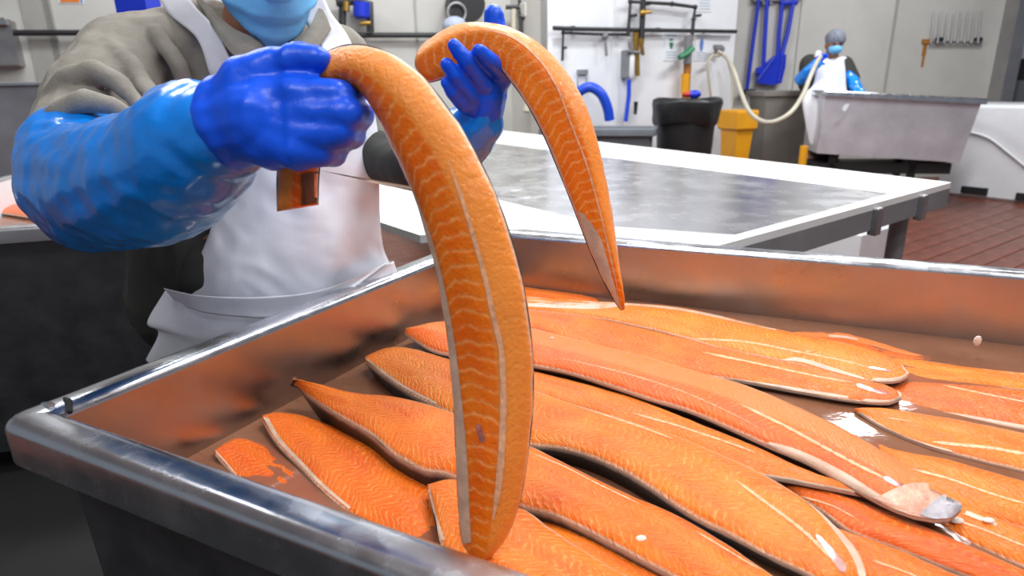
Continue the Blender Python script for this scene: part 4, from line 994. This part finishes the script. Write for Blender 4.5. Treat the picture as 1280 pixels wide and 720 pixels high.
o = MB().tube(crom([onw(WHITE, x, y, d) for x, y, d in ((722, 128, .05), (723, 116, .12), (737, 109, .2), (751, 117, .26), (759, 134, .28), (762, 150, .28))], 40), .048, 12).build('hose', M['blue_hose'], smooth=True); tag(o, 'thick blue hose arching over the grey tub', 'hose')
t = thing('hose_hanger', 'small dark wall hanger with two wires above the arched blue hose', 'hanger', tuple(onw(WHITE, 727, 90, 0)))
mb = MB(); wbox(mb, WHITE, (721, 87, 733, 93), .03); mb.build('plate', M['grey_metal'], t)
for x in (722, 733): MB().tube(wp(WHITE, [(x, 92), (x, 112)], .03), .006, 6).build('wire', M['grey_metal'], t)
o = MB().tube([onw(WHITE, 794, 143, .12), onw(WHITE, 795, 127, .12)], [.016, .022], 8).build('pipe_stub', M['black_plastic']); tag(o, 'short dark pipe stub behind the grey tub rim beside the trash bin', 'pipe')
def sign(label, W, rect, emblem, mat, name='paper_notice', lines=True):
    t = thing(name, label, 'notice', tuple(onw(W, (rect[0] + rect[2]) / 2, rect[3], 0)))
    mb = MB(); wbox(mb, W, rect, .006, .0); mb.build('sheet', M['paper'], t)
    x0, y0, x1, y1 = rect; cx = (x0 + x1) / 2; w_ = x1 - x0; h_ = y1 - y0
    mb = MB()
    if emblem == 'drop':
        c_ = onw(W, cx, y0 + h_ * .40, .008); r_ = .05
        mb.slab([c_ + W[2] * r_ * cos(a) * (.55 if sin(a) > 0 else .45) + V3((0, 0, r_ * 1.3 * sin(a))) for a in np.linspace(0, 2 * pi, 14, endpoint=False)], W[1] * .003)
    elif emblem == 'glove':
        wbox(mb, W, (cx - 2.2, y0 + h_ * .36, cx + 2.2, y0 + h_ * .50), .004, .006); wbox(mb, W, (cx - 1.3, y0 + h_ * .48, cx + 1.3, y0 + h_ * .58), .004, .006); wbox(mb, W, (cx - 2.2, y0 + h_ * .24, cx + 2.2, y0 + h_ * .30), .004, .006)
    else: wbox(mb, W, (x0 + w_ * .15, y0 + h_ * .2, x1 - w_ * .15, y0 + h_ * .6), .004, .006)
    mb.build('printed_emblem', M[mat], t)
    if lines:
        for f in (.10, .68, .78, .88):
            mb = MB(); wbox(mb, W, (x0 + w_ * .16, y0 + h_ * f, x1 - w_ * .16, y0 + h_ * f + 1.2), .003, .006); mb.build('printed_line', M['print_grey'], t)
    return t
sign('white paper notice with small green emblem beside the standing brown pipe', WHITE, (830, 40, 848, 76), 'glove', 'print_green')
sign('white paper notice with blue drop emblem under the level pipe', WHITE, (868, 43, 886, 76), 'drop', 'print_blue')
sign('white paper notice at the picture top above the level pipe', WHITE, (871, -22, 890, 15), 'block', 'print_grey')
t = pipe('drain_pipe', 'stained brown upright pipe with green handle behind the trash bin', WHITE, [[(862, 44), (860, 70), (857, 122), (856, 160)]], .040, 'rust', .10, joints=False)
MB().tube(wp(WHITE, [(861, 44), (859, 80)], .11), .044, 10).build('dark_collar', M['grey_metal'], t, smooth=True)
mb = MB(); mb.tube(wp(WHITE, [(866, 60), (858, 67), (849, 72)], .17), [.03, .035, .028], 8); mb.build('green_handle', M['green_plastic'], t, smooth=True)
MB().tube(wp(WHITE, [(857, 92), (856, 118)], .105), .044, 10).build('yellow_band', M['yellow_plastic'], t, smooth=True)
t = thing('hose_tap', 'grey tap on the white wall where the cream hose starts', 'tap', tuple(onw(WHITE, 895, 62, 0)))
mb = MB(); p = onw(WHITE, 895, 62, 0); mb.tube([p, p + WHITE[1] * .1], .03, 10); mb.build('tap_body', M['grey_metal'], t)
mb = MB(); wbox(mb, WHITE, (891, 56, 900, 62), .04, .08, .006); mb.build('tap_handle', M['grey_metal'], t)
# ------------------------------------------------------------------ floor standing things by the white wall
q0 = onz(813, 162, .84); gb = V3((-.957, .29, 0)); gw = V3((.29, .957, 0))
q = [q0 + gb * .95, q0, q0 + gw * .30, q0 + gw * .30 + gb * .95]
ar = sum(q[i][0] * q[(i + 1) % 4][1] - q[(i + 1) % 4][0] * q[i][1] for i in range(4))
if ar < 0: q = q[::-1]
cc = sum(q) / 4
t = thing('grey_tub', 'dark grey plastic tub behind the far edge of the white table', 'tub', (cc[0], cc[1], 0))
tub(t, q, .84, .0, (M['grey_plastic'],) * 3, lip=.05, lipz=.05, taper=.05)
def ground_at(x, y, D):
    p = dep(x, y, D); return V3((p[0], p[1], 0))
# black bin with bag
g_ = ground_at(857, 150, 5.95)
t = thing('trash_bin', 'black round trash bin lined with a glossy black bag', 'bin', tuple(g_))
top = dep(857, 124, 5.95)[2]
MB().tube([g_ + V3((0, 0, z)) for z in (0, .02, top - .12)], [.21, .22, .27], 20).build('bin_barrel', M['black_plastic'], t, smooth=True)
vs = []; fs = []; nb = 28
for i, (r, z) in enumerate(((.288, top - .21), (.300, top - .17), (.305, top - .1), (.315, top - .03), (.302, top + .008), (.28, top), (.262, top - .04), (.25, top - .15), (0.02, top - .2))):
    for k_ in range(nb):
        a = 2 * pi * k_ / nb; rr = r * (1 + .03 * sin(a * 5 + i) + .02 * sin(a * 9)); vs.append(g_ + V3((rr * cos(a), rr * sin(a), z + .02 * sin(a * 3 + 1) * (1 if i < 3 else .5))))
for i in range(8):
    for k_ in range(nb): j = (k_ + 1) % nb; fs.append((i * nb + k_, i * nb + j, i * nb + nb + j, i * nb + nb + k_))
emit('bin_bag', vs, fs, M['black_bag'], t, smooth=True)
p = dep(868, 118, 5.95); MB().ball(p, .05, 8, 6, (1.3, 1, .8)).build('blue_scrap', M['blue_plastic'], t, smooth=True)
p = dep(859, 118, 5.95); MB().ball(p, .035, 8, 6, (1.3, 1, .8)).build('red_scrap', M['red_plastic'], t, smooth=True)
# yellow bin
g_ = ground_at(921, 160, 6.7); zt = dep(921, 137, 6.7)[2]
t = thing('yellow_bin', 'yellow plastic bin with folded rim beside the grey container', 'bin', tuple(g_))
vx, vy = V3((cos(.3), sin(.3), 0)), V3((-sin(.3), cos(.3), 0))
def quad(c, x, y, z): return [c + vx * a * x / 2 + vy * b * y / 2 + V3((0, 0, z)) for a, b in ((-1, -1), (1, -1), (1, 1), (-1, 1))]
mb = MB(); loft_rings(mb, [quad(g_, .12, .2, 0), quad(g_, .20, .28, zt - .16)]); mb.add(quad(g_, .12, .2, 0), [(0, 3, 2, 1)]); mb.build('bin_body', M['yellow_plastic'], t)
mb = MB(); loft_rings(mb, [quad(g_, .22, .30, zt - .20), quad(g_, .25, .33, zt - .18), quad(g_, .255, .335, zt - .02), quad(g_, .24, .32, zt), quad(g_, .21, .29, zt)]); mb.build('bin_lid', M['yellow_plastic'], t)
# grey container under the brooms
g_ = ground_at(972, 180, 7.3); zt = dep(972, 113, 7.3)[2]
t = thing('grey_container', 'tall grey container with slanting side below the blue shovel', 'container', tuple(g_))
vx, vy = V3((1, 0, 0)), V3((0, 1, 0))
mb = MB(); loft_rings(mb, [quad(g_, .46, .4, .1), quad(g_, .56, .5, zt - .04)]); mb.add(quad(g_, .46, .4, .1), [(0, 3, 2, 1)]); mb.build('container_body', M['container'], t)
mb = MB(); loft_rings(mb, [quad(g_, .56, .50, zt - .06), quad(g_, .63, .56, zt - .05), quad(g_, .63, .56, zt - .005), quad(g_, .61, .54, zt)]); mb.build('lid', M['container'], t)
for a in (-.15, .15): MB().box(g_ + vx * a + V3((0, 0, 0)), vx, vy, .10, .38, .1).build('foot', M['black_plastic'], t)
o = None
# cream hose from the tap to the far worker
pts = [onw(WHITE, 897, 64, .12), onw(WHITE, 908, 72, .2), dep(917, 88, 6.4), dep(925, 112, 6.3), dep(936, 138, 6.1), dep(951, 151, 5.9), dep(968, 152, 5.8), dep(988, 141, 5.8), dep(1003, 120, 5.95), dep(1012, 98, 6.05), dep(1019, 82, 6.18), dep(1026, 70, 6.20)]
o = MB().tube(crom(pts, 110), .021, 10).build('hose', M['cream_hose'], smooth=True); tag(o, 'cream rubber hose sagging from the wall tap to the far worker', 'hose')
pts = [onw(WHITE, 899, 70, .12), onw(WHITE, 890, 70, .15), onw(WHITE, 885, 80, .15), onw(WHITE, 886, 100, .15), onw(WHITE, 889, 124, .15)]
o = MB().tube(crom(pts, 40), .013, 8).build('cable', M['cream_hose'], smooth=True); tag(o, 'thin cream cable hanging from the tap into the trash bin edge', 'cable')
pts = [onw(WHITE, 910, 76, .1), onw(WHITE, 915, 100, .12), onw(WHITE, 914, 130, .15), onw(WHITE, 909, 152, .2), onw(WHITE, 903, 156, .2), onw(WHITE, 898, 145, .2)]
o = MB().tube(crom(pts, 50), .014, 8).build('cable', M['cream_hose'], smooth=True); tag(o, 'cream cable looping down beside the yellow bin', 'cable')
# ------------------------------------------------------------------ blue hand tools on the grey wall
def tool(label, x0, y0, x1, y1, r, name='broom'):
    a = onw(RGT, x0, y0, .08); b = onw(RGT, x1, y1, .08)
    t = thing(name, label, name, tuple(b), None)
    MB().tube([a, b], r, 8).build('handle', M['blue_plastic'], t, smooth=True)
    p = onw(RGT, x0 + .3, 5, 0); MB().tube([p, p + RGT[1] * .09], .018, 6).build('hook', M['grey_metal'], t)
    return t, a, b
t, a, b = tool('blue squeegee with the longest handle hanging beside the white wall corner', 951, -20, 933, 116, .024, 'squeegee')
d_ = nrm(b - a); MB().slab([b + V3((-.09, 0, -.02)), b + V3((.09, 0, -.02)), b + V3((.09, 0, .04)), b + V3((-.09, 0, .04))], (0, -.05, 0)).build('squeegee_head', M['black_plastic'], t)
t, a, b = tool('blue pole hanging between the long squeegee and the shovel', 960, -20, 954, 84, .026, 'pole')
MB().box(b + V3((0, 0, -.08)), (1, 0, 0), (0, 1, 0), .16, .06, .08, .01).build('pole_end', M['blue_plastic'], t)
t = thing('shovel', 'blue plastic shovel hung upside on the grey wall', 'shovel', tuple(onw(RGT, 962, 105, .08)))
mb = MB(); mb.tube(wp(RGT, [(979, -6), (974, 40), (972, 70)], .08), .026, 8); mb.tube(wp(RGT, [(993, -6), (985, 40), (977, 70)], .08), .026, 8); mb.tube(wp(RGT, [(975, 4), (996, 3)], .08), .03, 8)
mb.build('shaft', M['blue_plastic'], t, smooth=True)
out = wp(RGT, [(966, 70), (980, 68), (979, 84), (974, 104), (962, 106), (945, 104), (945, 97), (955, 80)], .06)
MB().slab(out, RGT[1] * .07).build('blade', M['blue_plastic'], t)
mb = MB(); mb.tube(wp(RGT, [(968, 73), (947, 100)], .14), .018, 6); mb.tube(wp(RGT, [(979, 72), (973, 103)], .14), .018, 6); mb.build('blade_rib', M['blue_plastic'], t)
o = MB(); wbox(o, RGT, (940, -6, 1000, 2), .06, .02, .005); o = o.build('tool_rail', M['grey_metal']); tag(o, 'grey wall rail the blue tools hang from', 'rail')
# spike rack with rust
t = thing('spike_rack', 'wire rack of upright spikes on the grey wall, rust running below', 'rack', tuple(onw(RGT, 1195, 54, 0)))
MB().tube(wp(RGT, [(1163, 53), (1226, 53)], .06), .015, 8).build('bar', M['steel_dull'], t)
for k_ in range(8):
    x = 1163.5 + k_ * 8.4; MB().tube(wp(RGT, [(x, 54), (x + 4.5, 14)], .07), [.014, .009], 6).build('spike', M['steel_dull'], t)
for x in (1171, 1220): mb = MB(); wbox(mb, RGT, (x - 3, 47, x + 3, 55), .07, 0, .008); mb.build('bracket', M['black_plastic'], t)
mb = MB(); wbox(mb, RGT, (1152, 49, 1162, 55), .02, 0, .004); wbox(mb, RGT, (1153, 55, 1158, 70), .004); wbox(mb, RGT, (1152, 70, 1155, 84), .003); mb.build('rust_streak', M['rust'], t)['label'] = 'orange rust streak'

# ------------------------------------------------------------------ far worker
D2 = 6.45
wb2 = dep(1040, 110, D2 + .05)
W2 = thing('person', 'far worker in white apron, hairnet and blue sleeves holding a cream hose', 'person', (wb2[0], wb2[1], 0))
hc = dep(1043, 55, D2)
fd = nrm(V3((-.15, -1, -.25))); s2 = nrm(np.cross(fd, (0, 0, 1))); s2 = s2 if s2[0] > 0 else -s2; u2 = nrm(np.cross(s2, fd)); u2 = u2 if u2[2] > 0 else -u2
hd = lambda s, f, u: hc + s2 * s + fd * f + u2 * u
foot = V3((wb2[0], wb2[1], 0)); hp = foot + V3((0, 0, .84))
prm = [('e', hd(0, 0, .0), (s2 * .078, fd * .098, u2 * .115)), (hd(0, .02, -.05), .06, hd(0, .05, -.085), .04), (hd(0, -.02, -.06), .05, hd(0, -.03, -.16), .06), (hd(0, -.03, -.16), .09, hp, .12), (hd(0, .09, -.005), .012, hd(0, .11, -.03), .014)]
for sg in (-1, 1): prm += [(hp + V3((.09 * sg, 0, 0)), .09, foot + V3((.09 * sg, 0, .42)), .065), (foot + V3((.09 * sg, 0, .42)), .06, foot + V3((.09 * sg, 0, .06)), .045), (hd(.078 * sg, -.01, .0), .014, hd(.08 * sg, -.01, -.03), .01)]
blob('body', prm, M['skin'], W2, .014, 2)
for sg in (-1, 1): MB().ball(hd(.03 * sg, .09, .018), .013, 8, 6).build('eye', M['iris'], W2, smooth=True)
blob('hairnet', [('e', hd(.005, -.015, .05), (s2 * .098, fd * .112, u2 * .092))], M['hairnet_dark'], W2, .012, 2)
blob('face_mask', [('e', hd(0, .055, -.035), (s2 * .066, fd * .062, u2 * .055))], M['mask'], W2, .01, 2)
blob('hood', chain([(1023, 67, D2 + .06, .035), (1023, 74, D2 + .04, .045), (1035, 80, D2 + .04, .05), (1054, 76, D2 + .05, .045)]), M['white_plastic'], W2, .012, 2)
blob('coat', chain([(1022, 82, D2 + .08, .085), (1056, 82, D2 + .08, .085), (1050, 140, D2 + .08, .13), (1032, 140, D2 + .08, .13), (1022, 82, D2 + .08, .085)]) + chain([(1022, 80, D2 + .05, .08), (1008, 95, D2 + .02, .075)]) + chain([(1056, 80, D2 + .08, .08), (1066, 98, D2 + .05, .07)]) + [(dep(1040, 140, D2 + .08), .15, hp + V3((0, 0, -.3)), .17), (dep(1012, 80, D2 + .16), .10, dep(1010, 104, D2 + .16), .10)], M['coat_dark'], W2, .014, 3)
blob('sleeve_cover', chain([(1001, 99, D2 - .04, .062), (1010, 91, D2 - .14, .065), (1020, 80, D2 - .20, .05)]), M['sleeve'], W2, .012, 3, wr(16, .012))
blob('sleeve_cover', chain([(1062, 96, D2, .06), (1070, 110, D2 - .08, .055), (1078, 120, D2 - .16, .045)]), M['sleeve'], W2, .012, 3, wr(16, .012))
def small_hand(base, tip, curl):
    b_, t_ = dep(*base), dep(*tip); d_ = nrm(t_ - b_); sd = nrm(np.cross(d_, FWD)); pr = [(b_, .034, lerp(b_, t_, .55), .038)]
    for i, o_ in enumerate((-.027, -.009, .009, .027)):
        k1 = lerp(b_, t_, .6) + sd * o_; L_ = (.05, .06, .056, .042)[i]
        pr += [(k1, .012, k1 + d_ * L_ * .6, .011), (k1 + d_ * L_ * .6, .011, k1 + d_ * L_ * .6 + V3(curl) * L_, .009)]
    pr += [(lerp(b_, t_, .2) - sd * .03, .014, lerp(b_, t_, .55) - sd * .062, .011)]
    return pr
blob('glove', small_hand((1020, 80, D2 - .20), (1027, 71, D2 - .22), (.5, -.6, .3)), M['glove'], W2, .006, 2)
blob('glove', small_hand((1077, 119, D2 - .17), (1080, 128, D2 - .2), (0, -.8, -.3)), M['glove'], W2, .006, 2)
sheet('apron', [[(1026, 72, D2 - .06), (1040, 78, D2 - .13), (1055, 72, D2 - .05)], [(1020, 90, D2 - .08), (1038, 92, D2 - .15), (1057, 90, D2 - .05)], [(1015, 108, D2 - .08), (1036, 112, D2 - .16), (1058, 110, D2 - .06)], [(1003, 120, D2 - .08), (1030, 130, D2 - .20), (1062, 130, D2 - .08)], [(1006, 150, D2 - .08), (1030, 160, D2 - .20), (1062, 160, D2 - .08)], [(1012, 180, D2 - .06), (1032, 190, D2 - .16), (1060, 190, D2 - .06)]], M['apron'], W2, 30, 20, .004)
for sg in (-1, 1):
    a = foot + V3((.09 * sg, 0, 0)); blob('boot', [(a + V3((0, 0, .30)), .07, a + V3((0, 0, .06)), .058), (a + V3((0, 0, .052)), .05, a + V3((0, -.15, .045)), .043)], M['white_plastic'], W2, .014, 2)
# ------------------------------------------------------------------ steel buggy in front of the far worker
A_ = dep(1028, 113, 6.0); B_ = dep(1220, 126, 5.8); A_[2] = B_[2] = (A_[2] + B_[2]) / 2
fx = nrm((B_ - A_) * V3((1, 1, 0))); fy = V3((-fx[1], fx[0], 0))
q = [A_, B_, B_ + fy * .6, A_ + fy * .6]; cc = sum(q) / 4; zt = float(A_[2]); zb = float(dep(1110, 203, 5.78)[2])
t = thing('steel_buggy', 'shiny steel dump tub on a dark wheeled stand before the far worker', 'tub', (cc[0], cc[1], 0))
tub(t, q, zt, zb, (M['steel_buggy'], M['steel_rim'], M['steel_buggy']), lip=.05, lipz=.035, taper=.035, th=.01)
piv = Vector((0, 0, zb)); Rm = Matrix.Translation(piv) @ Matrix.Rotation(radians(-4.0), 4, Vector(fy) * -1) @ Matrix.Translation(-piv)
for ch in t.children: ch.matrix_basis = Rm
p = dep(1057, 134, 5.88); MB().slab([p + fx * a + V3((0, 0, b)) for a, b in ((-.03, -.02), (.0, -.04), (.028, .03), (-.01, .025))], -fy * .004).build('paper_label', M['paper'], t)
for f in (0.0, 1.0):
    for g2 in (.12, .88):
        p = cc + fx * (g2 - .60) * .95 + fy * (f - .5) * .35; p[2] = .11
        lg = MB().box(p, fx, fy, .06, .05, zb - .10).build('leg', M['black_plastic'], t)
        mb = MB(); a = V3((p[0], p[1], .06)); mb.tube([a - fy * .022, a + fy * .022], .06, 14); mb.box((p[0], p[1], .08), fx, fy, .05, .06, .05); mb.build('caster', M['rubber'], lg)
MB().box(V3((cc[0], cc[1], zb - .16)), fx, fy, 1.2, .40, .10).build('stand_frame', M['black_plastic'], t)
p = ground_at(1004, 195, 5.9)
o = MB().tube([p, p + V3((0, 0, dep(1004, 182, 5.9)[2]))], .035, 12).build('yellow_post', M['yellow_plastic']); tag(o, 'short yellow post at the foot of the steel dump tub', 'post')
# ------------------------------------------------------------------ white pallet bin with fork slots
p0 = onz(1150, 240, 0); p1 = onz(1290, 256, 0); wx = nrm(p1 - p0); wy = V3((-wx[1], wx[0], 0))
p0 = onz(1170, 242.5, 0); hz = float(onpl(1240, 131, p0, wy)[2]); L_ = 1.5
cc = p0 + wx * L_ / 2 + wy * .42
t = thing('pallet_bin', 'big white plastic pallet bin with black fork slots', 'bin', (cc[0], cc[1], 0))
MB().box((cc[0], cc[1], 0.0), wx, wy, L_, .82, hz, .03).build('bin_body', M['white_plastic'], t)
for x, y in ((1218, 238), (1288, 247)):
    c_ = onpl(x, y, p0, wy); MB().box(V3((c_[0], c_[1], c_[2] - .04)) - wy * .002, wx, wy, .24, .03, .075).build('fork_slot', M['black_plastic'], t)
P = crom([onpl(x, y, p0 - wy * .01, wy) for x, y in ((1205, 163), (1235, 172), (1262, 192), (1290, 215))], 30); MB().tube(P, .012, 6).build('moulded_rib', M['white_plastic'], t, smooth=True)
c = onz(1300, 324, 0.02)
t = thing('white_board', 'white upright board edge standing on the tiles near the tub corner', 'board', (c[0], c[1], 0))
MB().box((c[0] + .06, c[1], 0.01), ax, ay, .22, .05, .30, .008).build('panel', M['white_plastic'], t)

# ------------------------------------------------------------------ things on the shaded wall behind the worker
pipe('wall_pipe', 'black pipe along the beige wall behind the worker', LFT, [[(-120, 41), (0, 41), (90, 41), (250, 42), (420, 44), (556, 44)]], .024, 'black_pipe', .08, [(20, 41), (150, 41), (428, 44), (540, 44)], joints=False)
t = thing('steel_dispenser', 'stainless dispenser box on the beige wall by the black pipe', 'dispenser', tuple(onw(LFT, 10, 85, 0)))
mb = MB(); wbox(mb, LFT, (-14, 26, 26, 84), .12, 0, .012); mb.build('case', M['steel_dull'], t)
mb = MB(); wbox(mb, LFT, (-8, 24, 18, 36), .16, 0, .02); mb.build('cap', M['steel_rim'], t)
t = thing('printed_card', 'orange printed card at the picture top on the beige wall', 'card', tuple(onw(LFT, 86, 3, 0)))
mb = MB(); wbox(mb, LFT, (72, -14, 103, 4.5), .006); mb.build('card_sheet', M['paper'], t)
for r_, m_ in (((74, -12, 98, 3), 'print_orange'), ((100, -6, 102.5, 3), 'print_blue')): mb = MB(); wbox(mb, LFT, r_, .004, .006); mb.build('print_patch', M[m_], t)
t = thing('water_filter', 'blue filter housing on black pipes beside the worker head', 'filter', tuple(onw(LFT, 452, 24, 0)))
mb = MB(); a = onw(LFT, 452, 24, .16); b = onw(LFT, 452, 3, .16); mb.tube([a, lerp(a, b, .15), b], [.05, .075, .078], 14); mb.build('filter_housing', M['blue_plastic'], t, smooth=True)
mb = MB(); mb.tube(wp(LFT, [(420, 3), (436, 2), (448, 1), (462, 4), (463, 40)], .14), .035, 8); mb.tube(wp(LFT, [(428, 0), (428, 42)], .12), .035, 8); mb.build('pipe_frame', M['black_pipe'], t, smooth=True)
for q_, r_ in (([(433, 2), (433, 14)], .03), ([(450, 29), (463, 29)], .022)): MB().tube(wp(LFT, q_, .16), r_, 8).build('brass_fitting', M['brass'], t, smooth=True)
t = thing('hose_reel', 'black hose reel with grey ring on the wall above the raised fillet', 'reel', tuple(onw(LFT, 575, 15, 0)))
c_ = onw(LFT, 578, 8, .05); MB().tube([c_, c_ + LFT[1] * .22], .17, 20).build('drum', M['black_plastic'], t, smooth=True)
c_ = onw(LFT, 571, 16, .30); P = [c_ + LFT[2] * .085 * cos(a) + V3((0, 0, .085 * sin(a))) for a in np.linspace(0, 2 * pi, 25)]; MB().tube(P, .012, 6).build('grey_ring', M['steel_dull'], t, smooth=True)
c_ = onw(LFT, 568, 32, .28)
o = MB().ball(c_, .115, 16, 10, (1, 1, .72)).build('float_dome', M['hairnet'], smooth=True); tag(o, 'pale rounded cap below the black hose reel', 'cap')
MB().tube([c_ - V3((0, 0, .02)), c_ - V3((0, 0, .02)) - LFT[1] * .28], .03, 8).build('cap_arm', M['black_plastic'], o)
ORG[o.name] = np.zeros(3)
RT = (cA + ret * .5, nrm(V3((-0.866, -0.5, 0))), ret)                 # side face of the white block
t = thing('valve_manifold', 'cluster of black and beige valves in the recess beside the white wall', 'valves', tuple(dep(660, 30, 5.9)))
DM = 6.2
def dp(pts, d=DM): return [dep(x, y, d) for x, y in pts]
mb = MB(); mb.tube(dp([(632, 9), (655, 9)]), .02, 8); mb.tube(dp([(673, 8), (684, 8), (684, 35), (700, 36)]), .030, 8); mb.tube(dp([(650, 0), (651, 30), (651, 45)]), .022, 8); mb.tube(dp([(663, 22), (664, 45)]), .024, 8); mb.tube(dp([(650, 21), (672, 22)]), .035, 8); mb.build('black_pipework', M['black_pipe'], t, smooth=True)
c_ = dep(660, 15, DM); MB().box(c_ + V3((0, 0, -.05)), WHITE[2], WHITE[1], .14, .1, .13, .01).build('valve_box', M['wall_grey'], t)
mb = MB(); mb.tube(dp([(642, 12), (642, 45)]), .025, 8); mb.build('beige_pipe', M['cream_hose'], t, smooth=True)
mb = MB(); mb.ball(dep(676, 46, DM), .085, 12, 8, (1, 1, .9)); mb.build('motor', M['black_plastic'], t, smooth=True)
t = thing('conduit', 'upright beige conduit in the recess under the valves', 'conduit', tuple(dep(662, 140, 6.3)))
MB().tube(dp([(668, 50), (664, 90), (658, 140)], 6.25), .035, 8)  .build('conduit_pipe', M['cream_hose'], t, smooth=True)
# blue thing behind the shoulder
g_ = dep(172, 0, 3.4)
t = thing('blue_jug', 'dark blue container top showing over the khaki shoulder', 'container', (g_[0], g_[1], 0))
MB().box((g_[0], g_[1], 1.05), (1, 0, 0), (0, 1, 0), .16, .16, float(g_[2]) - 1.05 + .12, .03).build('jug_body', M['blue_plastic'], t)
MB().box((g_[0], g_[1], 0), (1, 0, 0), (0, 1, 0), .3, .3, 1.05, .01).build('stand', M['steel_dull'], t)

# ------------------------------------------------------------------ pale scraps lying on the fillets
bpy.context.view_layer.update()
dg = bpy.context.evaluated_depsgraph_get()
for x, y, sx, lab in ((802, 672, .006, 'white fish scrap on the fillet with the raised corner'), (1196, 652, .007, 'white fish scrap by the silver blue tail tip'), (1236, 652, .006, 'white fish scrap further along from the silver blue tail tip'), (690, 423, .004, 'tiny white scrap on the orange fillet beneath the rounded one')):
    hit = SC.ray_cast(dg, Vector(CAM), Vector(ray(x, y)).normalized())
    if hit[0]:
        p = np.array(hit[1]) + np.array(hit[2]) * sx * .25
        o = MB().ball(p, sx, 9, 6, (1.2, .8, .5)).build('fish_scrap', M['scrap'], smooth=True); tag(o, lab, 'fish scrap')
